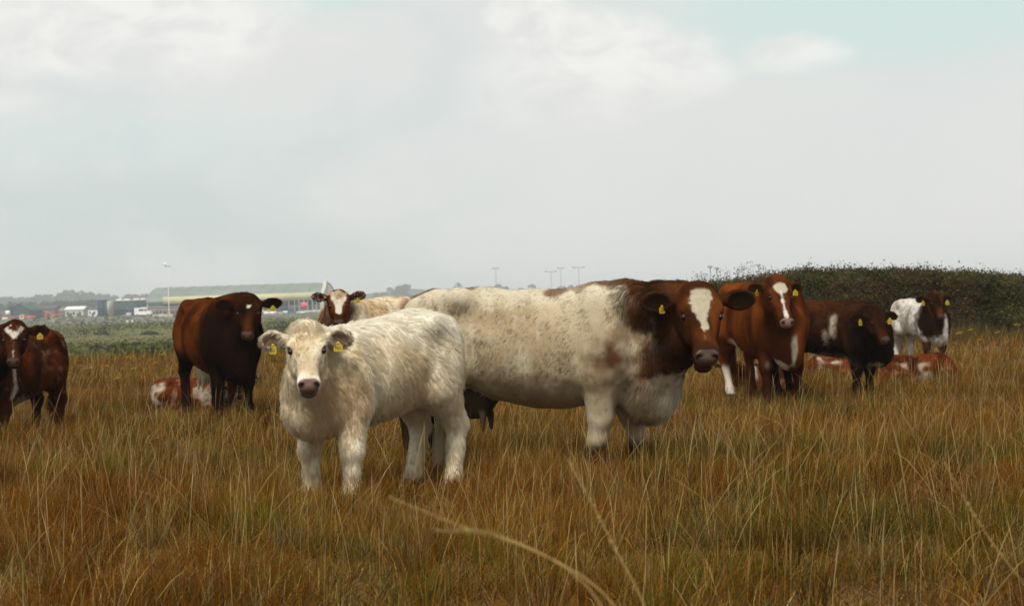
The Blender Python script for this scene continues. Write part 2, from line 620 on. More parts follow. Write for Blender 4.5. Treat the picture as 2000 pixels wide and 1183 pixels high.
            f.cone(fe, ho, 0.047 * s * lg, 0.060 * s * lg, 0.03 * s, LEG)
    else:
        for sy in (-1, 1):
            # folded forelegs and tucked hind legs
            e, kn = P(0.46, sy * 0.26, 0.70), np.array([0.80 * lf * s, sy * 0.22 * s, 0.10 * s])
            f.cone(e, kn, 0.13 * s, 0.075 * s, 0.08 * s, LEG)
            f.cone(kn, np.array([0.48 * lf * s, sy * 0.20 * s, 0.06 * s]), 0.065 * s, 0.055 * s, 0.04 * s, LEG)
            th = np.array([-0.55 * lf * s, sy * 0.30 * s, 0.26 * s])
            f.ell(th, np.array([0.30, 0.17, 0.24]) * s, 0.10 * s, LEG)
            f.cone(np.array([-0.25 * lf * s, sy * 0.38 * s, 0.14 * s]), np.array([-0.72 * lf * s, sy * 0.40 * s, 0.08 * s]), 0.10 * s, 0.06 * s, 0.05 * s, LEG)
            f.cone(np.array([-0.72 * lf * s, sy * 0.40 * s, 0.08 * s]), np.array([-0.35 * lf * s, sy * 0.46 * s, 0.05 * s]), 0.055 * s, 0.05 * s, 0.03 * s, LEG)
    # tail
    tl = q.get('tail', 0.0)
    if not lying:
        t0, t1, t2 = P(-0.90, 0, 1.27), P(-1.005, tl * 0.5, 1.05), P(-1.0, tl, 0.62)
        f.cone(P(-0.78, 0, 1.30), t0, 0.06 * s, 0.045 * s, 0.06 * s, TAIL)
        f.cone(t0, t1, 0.042 * s, 0.030 * s, 0.03 * s, TAIL)
        f.cone(t1, t2, 0.030 * s, 0.026 * s, 0.02 * s, TAIL)
        f.cone(t2, P(-0.99, tl, 0.36), 0.034 * s, 0.040 * s, 0.02 * s, TAIL)
    if q.get('udder'):
        ub = q['udder']
        f.ell(P(-0.50, 0, 0.60 - 0.05 * ub), np.array([0.20, 0.14, 0.16 + 0.03 * ub]) * s, 0.06 * s, UDDER)
        for ux in (-0.60, -0.40):
            for sy in (-1, 1):
                f.cone(P(ux, sy * 0.08, 0.45 - 0.05 * ub), P(ux, sy * 0.09, 0.34 - 0.05 * ub), 0.03 * s, 0.018 * s, 0.03 * s, UDDER)

    # head
    def H(h, l, u):
        return poll + hl * (M[0] * h + M[1] * l + M[2] * u)
    hw = q.get('headw', 1.0)
    f.loft(poll, M, [(a_, b_, c_, d_, e_ * (hw if a_ < 0.7 else 1.0)) for a_, b_, c_, d_, e_ in HEADS], 0.05 * hl / 0.5, HEAD, scale=hl, e=2.5)
    f.ell(H(0.02, 0, -0.10), np.array([0.10, 0.17, 0.10]) * hl * q.get('pollr', 1.0), 0.10 * hl, HEAD, M)      # poll knob
    for sy in (-1, 1):
        f.ell(H(0.295, sy * 0.205, -0.080), np.array([0.095, 0.065, 0.065]) * hl, 0.06 * hl, HEAD, M)            # brow
        f.ell(H(0.43, sy * 0.15, -0.31), np.array([0.20, 0.07, 0.12]) * hl, 0.10 * hl, HEAD, M)                # cheek and jaw
        f.ell(H(0.395, sy * 0.255, -0.085), np.array([0.052, 0.045, 0.030]) * hl, 0.03 * hl, HEAD, M, cut=True)  # eye socket
        f.ell(H(0.905, sy * 0.095, -0.100), np.array([0.055, 0.052, 0.045]) * hl, 0.04 * hl, HEAD, M)          # nostril wing
    f.ell(H(0.935, 0, -0.155), np.array([0.070, 0.125, 0.075]) * hl, 0.04 * hl, NOSE, M)                       # nose pad
    gape = q.get('gape', 0.0)
    f.cone(H(0.55, 0, -0.33), H(0.85, 0, -0.31 - 0.04 * gape), 0.10 * hl, 0.078 * hl, 0.08 * hl, HEAD)
    f.ell(H(0.900 + 0.01 * gape, 0, -0.325 - 0.06 * gape), np.array([0.090, 0.115, 0.070]) * hl, 0.06 * hl, HEAD, M)  # chin
    f.ell(H(0.98, 0, -0.252 - 0.03 * gape), np.array([0.15, 0.19, 0.013 + 0.026 * gape]) * hl, 0.014 * hl, MOUTH, M, cut=True)
    for sy in (-1, 1):
        ax = unit(M[1] * sy + M[0] * 0.7 - M[2] * 0.15)
        a2 = unit(np.cross(ax, M[2]))
        f.ell(H(0.945, sy * 0.092, -0.088), np.array([0.040, 0.022, 0.030]) * hl, 0.015 * hl, NOSE, [ax, a2, np.cross(ax, a2)], cut=True)
    # ears
    el, ew = q.get('earl', 0.40) * hl, q.get('earw', 0.15) * hl
    for sy in (-1, 1):
        eu, eh = q.get('earup', 0.05), q.get('earback', 0.25)
        ax = unit(M[1] * sy - M[0] * (eu if np.isscalar(eu) else eu[(sy + 1) // 2]) - M[2] * eh)
        face = unit(M[2] * 0.75 + M[0] * 0.45 - ax * float((M[2] * 0.75 + M[0] * 0.45) @ ax))
        face = unit(face + M[1] * sy * 0.10)
        face = unit(face - ax * (face @ ax))
        wide = np.cross(ax, face)
        root = H(0.13, sy * 0.22, -0.15)
        E = [ax, wide, face]
        f.cone(root, root + ax * el * 0.32, 0.055 * hl, 0.062 * hl, 0.05 * hl, EAR)
        mid = root + ax * el * 0.62
        f.ell(mid, (el * 0.46, ew * 0.5, 0.052 * hl), 0.05 * hl, EAR, E)
        f.ell(mid + face * 0.050 * hl + ax * 0.03 * el, (el * 0.36, ew * 0.36, 0.050 * hl), 0.02 * hl, EARIN, E, cut=True)
        if 'frames' in q:
            q['frames'].append((root, ax, wide, face, el))
    V, F, N, G = f.mesh(q.get('smooth', 3))
    hp = (V - poll) @ M.T / hl
    body = ~np.isin(G, (HEAD, EAR, EARIN, NOSE, MOUTH))
    dsp = (fbm(V * (1.0, 1.0, 0.8), 5.5 / s, 3, 41) - 0.5) * 0.030 * s
    ribs = np.sin(V[:, 0] / (0.062 * s) + 0.5 * V[:, 2] / s) * sstep(V[:, 0], -0.35 * s, -0.1 * s) * (1 - sstep(V[:, 0], 0.25 * s, 0.5 * s)) * sstep(V[:, 2], 0.62 * s, 0.8 * s) * (1 - sstep(V[:, 2], 1.0 * s, 1.25 * s))
    V = V + N * ((dsp + 0.004 * s * ribs * q.get('ribs', 1.0)) * body)[:, None]
    ei = (G == EARIN).astype(float)
    e = np.concatenate([F[:, [0, 1]], F[:, [1, 2]], F[:, [2, 3]], F[:, [3, 0]]])
    deg = np.maximum(np.bincount(e[:, 0], minlength=len(V)) + np.bincount(e[:, 1], minlength=len(V)), 1)
    for _ in range(6):
        ei = 0.4 * ei + 0.6 * (np.bincount(e[:, 0], ei[e[:, 1]], len(V)) + np.bincount(e[:, 1], ei[e[:, 0]], len(V))) / deg
    hp = np.concatenate([hp, sstep(ei, 0.15, 0.6)[:, None]], 1)
    return V, F, N, G, hp, M, poll


def nose_pad(hp):
    a = np.abs(hp[:, 1])
    side = np.interp(hp[:, 2], [-0.26, -0.20, -0.12, -0.05], [0.085, 0.110, 0.150, 0.140])
    return sstep(hp[:, 0] - 0.7 * np.maximum(a - 0.09, 0), 0.862, 0.878) * (1 - sstep(a, side - 0.008, side + 0.012)) * sstep(hp[:, 2], -0.262, -0.245)


def head_mask(hp):
    return ((hp[:, 0] > -0.1) & (np.abs(hp[:, 1]) < 0.36) & (hp[:, 2] > -0.42) & (hp[:, 0] < 1.1)).astype(float)


# ------------------------------------------------------------------ hide and coat
def hide_material():
    m, t = new_mat('hide')
    c = t.n('ShaderNodeAttribute', None, attribute_name='col').outputs['Color']
    wet = t.n('ShaderNodeAttribute', None, attribute_name='wet').outputs['Fac']
    co = t.n('ShaderNodeTexCoord').outputs['Object']
    nz = t.noise(co, 130.0, 3, 0.6)
    c2 = t.mix(t.math('MULTIPLY', t.ramp(nz, 0.35, 0.65), 0.35), c, (0.5, 0.5, 0.5), 'MULTIPLY')
    rg = t.n('ShaderNodeMapRange', {'Value': wet, 'From Min': 0.0, 'From Max': 1.0, 'To Min': 0.85, 'To Max': 0.36}).outputs[0]
    b = t.n('ShaderNodeBump', {'Height': nz, 'Strength': 0.35, 'Distance': 0.004})
    pb = t.n('ShaderNodeBsdfPrincipled', {'Base Color': c2, 'Roughness': rg, 'Normal': b.outputs[0],
                                          'Specular IOR Level': t.math('MULTIPLY', wet, 0.45)})
    t.n('ShaderNodeOutputMaterial', {'Surface': pb.outputs[0]})
    return m


def coat_material():
    m, t = new_mat('hair')
    c = t.n('ShaderNodeAttribute', None, attribute_name='hair').outputs['Color']
    nm = t.n('ShaderNodeAttribute', None, attribute_name='skin_normal').outputs['Vector']
    geo = t.n('ShaderNodeNewGeometry').outputs['Normal']
    nw = t.n('ShaderNodeVectorTransform', {0: nm}, vector_type='NORMAL', convert_from='OBJECT', convert_to='WORLD').outputs[0]
    nn = t.vmath('NORMALIZE', t.vmath('ADD', t.vmath('MULTIPLY', geo, (0.35, 0.35, 0.35)).outputs[0], nw).outputs[0]).outputs[0]
    d = t.n('ShaderNodeBsdfDiffuse', {'Color': c, 'Normal': nn, 'Roughness': 0.6})
    tr = t.n('ShaderNodeBsdfTranslucent', {'Color': c})
    gl = t.n('ShaderNodeBsdfHair', {'Color': t.mix(0.18, c, (0.5, 0.5, 0.5)), 'RoughnessU': 0.25, 'RoughnessV': 0.6}, component='Reflection')
    m1 = t.n('ShaderNodeMixShader', {0: 0.32, 1: d.outputs[0], 2: tr.outputs[0]})
    m2 = t.n('ShaderNodeMixShader', {0: 0.08, 1: m1.outputs[0], 2: gl.outputs[0]})
    t.n('ShaderNodeOutputMaterial', {'Surface': m2.outputs[0]})
    return m


HIDE = hide_material()
HAIR = coat_material()
EYE_MAT = simple_mat('eyeball', (0.010, 0.006, 0.004), 0.18, 0.4)


def tag_material():
    m, t = new_mat('tag_plastic')
    co = t.n('ShaderNodeTexCoord').outputs['Object']
    nz = t.noise(co, 40.0, 3, 0.6)
    c = t.mix(t.ramp(nz, 0.35, 0.7), (0.50, 0.36, 0.016), (0.36, 0.25, 0.012))
    pb = t.n('ShaderNodeBsdfPrincipled', {'Base Color': c, 'Roughness': 0.45, 'Specular IOR Level': 0.4})
    t.n('ShaderNodeOutputMaterial', {'Surface': pb.outputs[0]})
    return m


TAGM = tag_material()
INK = simple_mat('tag_ink', (0.03, 0.03, 0.03), 0.6)


def curves_object(name, P, rad, cols, N, parent, mat=HAIR):
    """P (n,k,3) strand points"""
    n, k, _ = P.shape
    cu = bpy.data.hair_curves.new(name)
    cu.add_curves([k] * n)
    cu.attributes['position'].data.foreach_set('vector', np.ascontiguousarray(P, np.float32).ravel())
    a = cu.attributes.new('radius', 'FLOAT', 'POINT')
    a.data.foreach_set('value', np.ascontiguousarray(rad, np.float32).ravel())
    a = cu.attributes.new('hair', 'FLOAT_COLOR', 'CURVE')
    c = np.ones((n, 4), np.float32)
    c[:, :3] = cols
    a.data.foreach_set('color', c.ravel())
    a = cu.attributes.new('skin_normal', 'FLOAT_VECTOR', 'CURVE')
    a.data.foreach_set('vector', np.ascontiguousarray(N, np.float32).ravel())
    o = bpy.data.objects.new(name, cu)
    cu.materials.append(mat)
    COL.objects.link(o)
    o.parent = parent
    return o


def grow_coat(parent, V, F, N, G, hp, M, q, colour, world_n=None):
    """strands rooted all over the skin, combed along the lie of the coat and drawn into locks"""
    n = q['hairs']
    rg = np.random.default_rng(q.get('seed', 3))
    a = np.linalg.norm(np.cross(V[F[:, 2]] - V[F[:, 0]], V[F[:, 3]] - V[F[:, 1]]), axis=1) * 0.5
    ctr = V[F].mean(1)
    gq = G[F[:, 0]]
    hq = hp[F].mean(1)
    dens = np.ones(len(F))
    dens[np.isin(gq, (HEAD, EAR, EARIN, NECK))] = 1.5
    dens[np.isin(gq, (NOSE, MOUTH))] = 0.0
    dens[gq == UDDER] = 0.2
    hd = head_mask(hq) > 0.5
    dens[hd & (nose_pad(hq) > 0.4)] = 0.0
    dens[hd & (hq[:, 2] < -0.235) & (hq[:, 2] > -0.345) & (hq[:, 0] > 0.86)] = 0.0
    dens[hd & (hq[:, 0] > 0.86)] *= 0.35
    eye = hd & (((hq[:, 0] - 0.395) / 0.058) ** 2 + ((hq[:, 2] + 0.085) / 0.055) ** 2 + ((np.abs(hq[:, 1]) - 0.25) / 0.055) ** 2 < 1)
    dens[eye] = 0.0
    if not q.get('lying'):
        dens[ctr[:, 2] < 0.08] = 0.0
    p = a * dens
    fi = rg.choice(len(F), n, p=p / p.sum())
    u, v = rg.random(n), rg.random(n)
    W = np.stack([(1 - u) * (1 - v), u * (1 - v), u * v, (1 - u) * v], 1)
    root = (V[F[fi]] * W[:, :, None]).sum(1)
    nor = unit((N[F[fi]] * W[:, :, None]).sum(1))
    h = (hp[F[fi]] * W[:, :, None]).sum(1)
    g = gq[fi]
    s = q.get('s', 1.0)
    # lie of the coat
    flow = np.tile(np.array([-0.75, 0.0, -0.75]), (n, 1))
    flow[g == LEG] = (-0.15, 0, -1.0)
    flow[g == TAIL] = (0.0, 0, -1.0)
    flow[g == NECK] = (-0.35, 0, -1.0)
    onhead = np.isin(g, (HEAD, NOSE, MOUTH))
    fl = np.zeros((n, 3))
    wh = q.get('whorl', 0.34)
    dh = h[:, 0] - wh
    loc = np.stack([np.where(dh > 0, 0.8, -0.5) + 1.2 * dh, 2.6 * h[:, 1], np.full(n, -0.1)], 1)
    topk = h[:, 0] < 0.12
    loc[topk] = np.stack([0.6 + 0 * dh[topk], 1.5 * h[topk, 1], 0.3 + 0 * dh[topk]], 1) if q.get('forelock', True) else loc[topk]
    flow[onhead] = (loc @ M)[onhead]
    onear = np.isin(g, (EAR, EARIN))
    flow[onear] = (np.stack([0.35 + 0 * dh, np.sign(h[:, 1]) * 1.0, -0.1 + 0 * dh], 1) @ M)[onear]
    sw = (fbm(root, 4.5 / s, 2, 5) - 0.5) * q.get('swirl', 1.6) * (~onhead)
    T = unit(flow - nor * (flow * nor).sum(1, keepdims=True))
    B = np.cross(nor, T)
    T = unit(T * np.cos(sw)[:, None] + B * np.sin(sw)[:, None] + rg.normal(0, 0.10, (n, 3)))
    L = np.full(n, q.get('hl', 0.045))
    L[g == LEG] *= 0.75
    L[onhead] *= np.interp(h[onhead, 0], [0.30, 0.45, 0.65, 0.85], [0.62, 0.46, 0.40, 0.26])
    L[onhead & (h[:, 0] < 0.16)] *= q.get('tuft', 1.25)
    er = np.sqrt((h[:, 0] - 0.395) ** 2 + (np.abs(h[:, 1]) - 0.24) ** 2 + (h[:, 2] + 0.085) ** 2)
    L[onhead] *= (0.35 + 0.65 * sstep(er, 0.07, 0.14))[onhead]
    L[onear] *= 0.72
    L[g == TAIL] *= 1.3
    L[(g == TAIL) & (root[:, 2] < 0.62 * s)] *= 3.0
    L[g == NECK] *= q.get('neckhair', 1.0)
    if 'lenfn' in q:
        L = L * q['lenfn'](root, g, h)
    L *= rg.uniform(0.65, 1.2, n) * (0.75 + 0.5 * vnoise(root, 9 / s, 31))
    lift = q.get('lift', 0.45) * (0.7 + 0.6 * rg.random(n))
    k = 5
    ts = np.linspace(0, 1, k)
    P = np.zeros((n, k, 3))
    P[:, 0] = root - nor * 0.004
    cur = root - nor * 0.004
    grav = np.array([0, 0, -1.0])
    curl = rg.normal(0, q.get('curl', 0.25), (n, 3))
    curl2 = rg.normal(0, q.get('curl', 0.25), (n, 3))
    for i in range(1, k):
        w = i / (k - 1)
        d = unit(nor * (lift * (1.15 - w))[:, None] + T + grav * 0.22 * w + curl * (1 - w) + curl2 * w)
        cur = cur + d * (L / (k - 1))[:, None]
        P[:, i] = cur
    # locks
    ng = max(8, int(n / q.get('lock', 30)))
    gi = rg.choice(n, ng, replace=False)
    kd = KDTree(ng)
    for j, r_ in enumerate(root[gi]):
        kd.insert(r_, j)
    kd.balance()
    near = np.array([kd.find(r_)[1] for r_ in root])
    gd = gi[near]
    cl = q.get('clump', 0.55) * (0.5 + 0.5 * rg.random(n))
    off = root - root[gd]
    Lr = np.clip(L / np.maximum(L[gd], 1e-4), 0.5, 1.5)
    for i in range(1, k):
        w = (ts[i] ** 0.8) * cl
        tgt = root + (P[gd, i] - P[gd, 0]) * Lr[:, None] - off * (ts[i] * 0.85)[..., None]
        P[:, i] += (tgt - P[:, i]) * w[:, None]
    c = colour(root + rg.normal(0, q.get('fray', 0.014), (n, 3)), nor, g, h + rg.normal(0, 0.010, (n, 4)) * (1, 1, 1, 4))
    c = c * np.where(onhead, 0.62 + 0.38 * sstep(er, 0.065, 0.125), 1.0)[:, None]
    lv = q.get('lockvar', 0.30)
    lockv = np.clip(rg.normal(1, 0.6 * lv, ng), 1 - 1.3 * lv, 1 + 1.6 * lv)[near]
    lockv = lockv * (1 + lv * 1.1 * (fbm(root, 14, 2, 71) - 0.5))
    c = c * (lockv * rg.uniform(0.86, 1.12, n))[:, None]
    r0 = q.get('rad', 0.0011)
    rad = r0 * (1.0 - 0.75 * ts)[None, :] * rg.uniform(0.8, 1.2, n)[:, None]
    return curves_object('coat', P, rad, np.clip(c, 0, 0.9), nor, parent)


def uv_ball(name, r, parent, loc, mat, seg=16, ring=10, squash=(1, 1, 1)):
    V = [(0, 0, r * squash[2])]
    for i in range(1, ring):
        th = math.pi * i / ring
        for j in range(seg):
            ph = 2 * math.pi * j / seg
            V.append((r * squash[0] * math.sin(th) * math.cos(ph), r * squash[1] * math.sin(th) * math.sin(ph), r * squash[2] * math.cos(th)))
    V.append((0, 0, -r * squash[2]))
    T, Q = [], []
    for j in range(seg):
        T.append((0, 1 + j, 1 + (j + 1) % seg))
        T.append((len(V) - 1, 1 + (ring - 2) * seg + (j + 1) % seg, 1 + (ring - 2) * seg + j))
    for i in range(ring - 2):
        for j in range(seg):
            a = 1 + i * seg + j
            b = 1 + i * seg + (j + 1) % seg
            Q.append((a, a + seg, b + seg, b))
    o = link(name, np_mesh(name, V, [np.array(T), np.array(Q)]), mat, parent)
    o.location = loc
    return o


def box_vf(sx, sy, sz, c=(0, 0, 0)):
    V = np.array([(x, y, z) for x in (-.5, .5) for y in (-.5, .5) for z in (-.5, .5)]) * (sx, sy, sz) + np.array(c)
    F = np.array([(0, 1, 3, 2), (4, 6, 7, 5), (0, 4, 5, 1), (2, 3, 7, 6), (0, 2, 6, 4), (1, 5, 7, 3)])
    return V, F


def ear_tag(parent, root, ax, wide, face, el, w=0.060, hgt=0.062, along=0.62, down=0.45, twist=0.0):
    w, hgt = w * 0.86, hgt * 0.86
    """a flag of yellow plastic with a neck and a stud, hung through the ear"""
    pts = np.array([(-0.5, 0.0), (0.5, 0.0), (0.5, -0.72), (0.42, -0.80), (-0.42, -0.80), (-0.5, -0.72)]) * (w, hgt)
    neck = np.array([(-0.17, 0.30), (0.17, 0.30), (0.28, 0.0), (-0.28, 0.0)]) * (w, hgt)
    V, F4 = [], []
    faces = []
    for poly in (pts, neck):
        b = len(V)
        m = len(poly)
        for zz in (0.0015, -0.0015):
            V += [(p[0], p[1], zz) for p in poly]
        faces.append(list(range(b, b + m)))
        faces.append(list(range(b + 2 * m - 1, b + m - 1, -1)))
        for i in range(m):
            j = (i + 1) % m
            faces.append([b + i, b + m + i, b + m + j, b + j])
    me = bpy.data.meshes.new('ear_tag')
    me.from_pydata(V, [], faces)
    me.update()
    me.materials.append(TAGM)
    o = link('ear_tag', me, None, parent)
    down_v = np.array([0, 0, -1.0])
    face2 = unit(face + ax * math.sin(twist))
    up = unit(-down_v - face2 * float(-down_v @ face2) * 0.8)
    side = unit(np.cross(up, face2))
    face2 = np.cross(side, up)
    pos = root + ax * el * along + face * 0.022 - np.array([0, 0, 1.0]) * down * 0.10
    Mx = Matrix(((side[0], up[0], face2[0], pos[0]), (side[1], up[1], face2[1], pos[1]), (side[2], up[2], face2[2], pos[2]), (0, 0, 0, 1)))
    o.matrix_local = Mx
    # stud and the dark code printed on the flag
    st = uv_ball('stud', 0.009, o, (0, 0.2 * hgt, 0.003), TAGM, 8, 6, (1, 1, 0.5))
    VV, FF = [], []
    for row, (y0, hh, nb) in enumerate(((-0.22, 0.06, 4), (-0.45, 0.17, 4), (-0.66, 0.05, 5))):
        for i in range(nb):
            xx = (-0.36 + 0.72 * (i + 0.5) / nb) * w
            v, f_ = box_vf(0.72 * w / nb * 0.55, hh * hgt, 0.0006, (xx, y0 * hgt, 0.002))
            FF.append(f_ + len(VV) * 8)
            VV.append(v)
    link('tag_print', np_mesh('tag_print', np.concatenate(VV), np.concatenate(FF), False), INK, o)
    return o


def make_cow(q):
    """one animal: Empty at its feet > body (one continuous skin) , coat, eyes, ear tags"""
    c, s_ = math.cos(q['rz']), math.sin(q['rz'])
    x, y = q['pos']
    z = float(ground_z(x, y)) + q.get('sink', -0.02)
    root = empty('cow' if q.get('adult') else 'calf', (x, y, z), q['rz'], label=q['label'], cat='cow' if q.get('adult') else 'calf', group=q.get('group'))
    pw = np.array(q['poll_w']) - (x, y, z)
    q['poll'] = np.array([c * pw[0] + s_ * pw[1], -s_ * pw[0] + c * pw[1], pw[2]])
    q['hyaw'] = q['face'] - q['rz']
    q['frames'] = []
    V, F, N, G, hp, M, poll = shape_cow(q)
    colour = q['colour']
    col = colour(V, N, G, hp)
    hl = q['HL']
    # bare skin: nose, mouth, eyelids, hooves
    on = (head_mask(hp) > 0.5)
    nose = on * nose_pad(hp)
    nose_c = np.array(q.get('nose', (0.058, 0.026, 0.016)))
    wet = nose.copy()
    mott = fbm(V, 60, 2, 9)[:, None]
    col = col + (nose_c * (0.75 + 0.5 * mott) - col) * nose[:, None]
    for sy in (-1, 1):
        r = np.sqrt((hp[:, 0] - 0.945) ** 2 + (hp[:, 1] - sy * 0.098) ** 2 + (hp[:, 2] + 0.095) ** 2)
        k = on * (1 - sstep(r, 0.030, 0.050))
        col = col + (np.array((0.012, 0.006, 0.005)) - col) * k[:, None]
        r = np.sqrt(((hp[:, 0] - 0.395) / 1.25) ** 2 + (hp[:, 2] + 0.085) ** 2 + (hp[:, 1] - sy * 0.245) ** 2)
        k = on * (1 - sstep(r, 0.045, 0.065)) * 0.9
        col = col + (np.array(q.get('lid', (0.06, 0.025, 0.018))) - col) * k[:, None]
    k = np.maximum((G == MOUTH) * on * (hp[:, 0] > 0.80), on * sstep(hp[:, 0], 0.82, 0.87) * sstep(-hp[:, 2], 0.235, 0.25) * (1 - sstep(-hp[:, 2], 0.33, 0.37)))
    col = col + (np.array(q.get('lips', (0.05, 0.022, 0.018))) - col) * (k * 0.9)[:, None]
    if not q.get('lying'):
        k = 1 - sstep(V[:, 2], 0.075, 0.10)
        col = col + (np.array((0.03, 0.02, 0.014)) - col) * k[:, None]
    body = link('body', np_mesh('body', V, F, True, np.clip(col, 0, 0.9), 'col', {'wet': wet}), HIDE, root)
    for sy in (-1, 1):
        e = poll + hl * (M[0] * 0.395 + M[1] * sy * 0.220 - M[2] * 0.097)
        uv_ball('eye', 0.038 * hl, root, e, EYE_MAT)
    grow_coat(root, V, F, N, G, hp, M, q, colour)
    for side, kw in q.get('tags', {}).items():
        ear_tag(root, *q['frames'][0 if side == 'R' else 1], **kw)
    return root

# ------------------------------------------------------------------ the land
def land_z(x, y):
    """ground_z plus the yard level of the airfield and the bank in front of it"""
    x = np.asarray(x, float)
    y = np.asarray(y, float)
    z = ground_z(x, y)
    far = sstep(y, 120, 260)
    P = np.stack([np.broadcast_to(x, np.broadcast(x, y).shape).ravel(), np.broadcast_to(y, np.broadcast(x, y).shape).ravel() * 0.6, np.zeros(np.broadcast(x, y).size)], 1)
    lump = (fbm(P, 1 / 24.0, 3, 77) - 0.5).reshape(np.broadcast(x, y).shape)
    z = z + far * (1 - sstep(y, 560, 640)) * lump * 1.3
    z = z + 1.2 * sstep(y, 770, 815)
    bank = sstep(y, 752, 785) * (1 - sstep(y, 800, 830)) * (1 - sstep(x, -150, -128)) * sstep(x, -420, -380)
    lump2 = (fbm(P, 1 / 7.0, 3, 91) - 0.5).reshape(np.broadcast(x, y).shape)
    z = z + bank * (1.5 + 1.4 * lump2)
    return z


def build_ground():
    m, t = new_mat('pasture_soil')
    pos = t.n('ShaderNodeNewGeometry').outputs['Position']
    sx, sy, sz = t.n('ShaderNodeSeparateXYZ', {0: pos}).outputs
    n1 = t.noise(pos, 0.9, 6, 0.6)
    n2 = t.noise(pos, 9.0, 4, 0.65)
    near = t.mix(t.ramp(n1, 0.35, 0.65), (0.070, 0.036, 0.014), (0.095, 0.062, 0.020))
    near = t.mix(t.ramp(n2, 0.4, 0.7), near, (0.15, 0.09, 0.035))
    flat = t.n('ShaderNodeMapping', {'Vector': pos, 'Scale': (1.0, 0.55, 1.0)}).outputs[0]
    f1 = t.noise(flat, 0.022, 6, 0.62, 0.4)
    f2 = t.noise(flat, 0.10, 6, 0.6)
    f3 = t.noise(flat, 0.5, 4, 0.65)
    fld = t.mix(t.ramp(f1, 0.36, 0.58), (0.105, 0.130, 0.034), (0.130, 0.112, 0.044))
    fld = t.mix(t.math('MULTIPLY', t.ramp(f2, 0.52, 0.72), 0.8), fld, (0.034, 0.050, 0.016))
    fld = t.mix(t.math('MULTIPLY', t.ramp(t.noise(flat, 0.045, 5, 0.6, 0.8), 0.60, 0.68), 0.75), fld, (0.20, 0.16, 0.075))
    fld = t.mix(t.math('MULTIPLY', t.ramp(f3, 0.35, 0.7), 0.45), fld, (0.050, 0.046, 0.020))
    strip = t.math('MULTIPLY', t.ramp(sy, 520, 600), t.math('SUBTRACT', 1.0, t.ramp(sy, 748, 760)))
    fld = t.mix(t.math('MULTIPLY', strip, 0.8), fld, t.mix(t.ramp(f2, 0.4, 0.65), (0.105, 0.122, 0.026), (0.120, 0.110, 0.036)))
    bank = t.mix(t.ramp(t.noise(pos, 0.35, 5, 0.7), 0.35, 0.65), (0.060, 0.075, 0.035), (0.17, 0.155, 0.12))
    fld = t.mix(t.ramp(sy, 750, 762), fld, bank)
    yard = t.mix(t.ramp(f3, 0.4, 0.6), (0.17, 0.165, 0.155), (0.22, 0.21, 0.19))
    fld = t.mix(t.ramp(sy, 812, 826), fld, yard)
    fld = t.mix(t.ramp(sy, 1100, 1400), fld, t.mix(t.ramp(f1, 0.4, 0.6), (0.06, 0.08, 0.035), (0.10, 0.11, 0.05)))
    c = t.mix(t.ramp(sy, 62, 110), near, fld)
    b = t.n('ShaderNodeBump', {'Height': n2, 'Strength': 0.6, 'Distance': 0.05})
    pb = t.n('ShaderNodeBsdfPrincipled', {'Base Color': c, 'Roughness': 0.95, 'Specular IOR Level': 0.1, 'Normal': b.outputs[0]})
    t.n('ShaderNodeOutputMaterial', {'Surface': pb.outputs[0]})
    ys = np.concatenate([np.arange(-12, 6, 1.0), np.arange(6, 64, 0.5), np.geomspace(64, 740, 150), np.arange(745, 850, 3.0), np.geomspace(855, 4900, 40)])
    us = np.linspace(-1, 1, 200)
    X = np.outer(28 + 0.48 * np.maximum(ys, 0), us)
    Y = np.repeat(ys[:, None], len(us), 1)
    Z = land_z(X, Y)
    n, k = Y.shape
    i = np.arange(n - 1)[:, None] * k + np.arange(k - 1)[None, :]
    F = np.stack([i, i + 1, i + k + 1, i + k], -1).reshape(-1, 4)
    link('ground', np_mesh('ground', np.stack([X.ravel(), Y.ravel(), Z.ravel()], 1), F), m, kind='structure')


build_ground()


def leaf_material(name, trans=0.3, rough=0.6):
    m, t = new_mat(name)
    c = t.n('ShaderNodeAttribute', None, attribute_name='col').outputs['Color']
    d = t.n('ShaderNodeBsdfDiffuse', {'Color': c, 'Roughness': 0.4})
    tr = t.n('ShaderNodeBsdfTranslucent', {'Color': c})
    a = t.n('ShaderNodeMixShader', {0: trans, 1: d.outputs[0], 2: tr.outputs[0]})
    t.n('ShaderNodeOutputMaterial', {'Surface': a.outputs[0]})
    return m


GRASS = leaf_material('grass_blades', 0.35)
LEAF = leaf_material('leaves', 0.25)


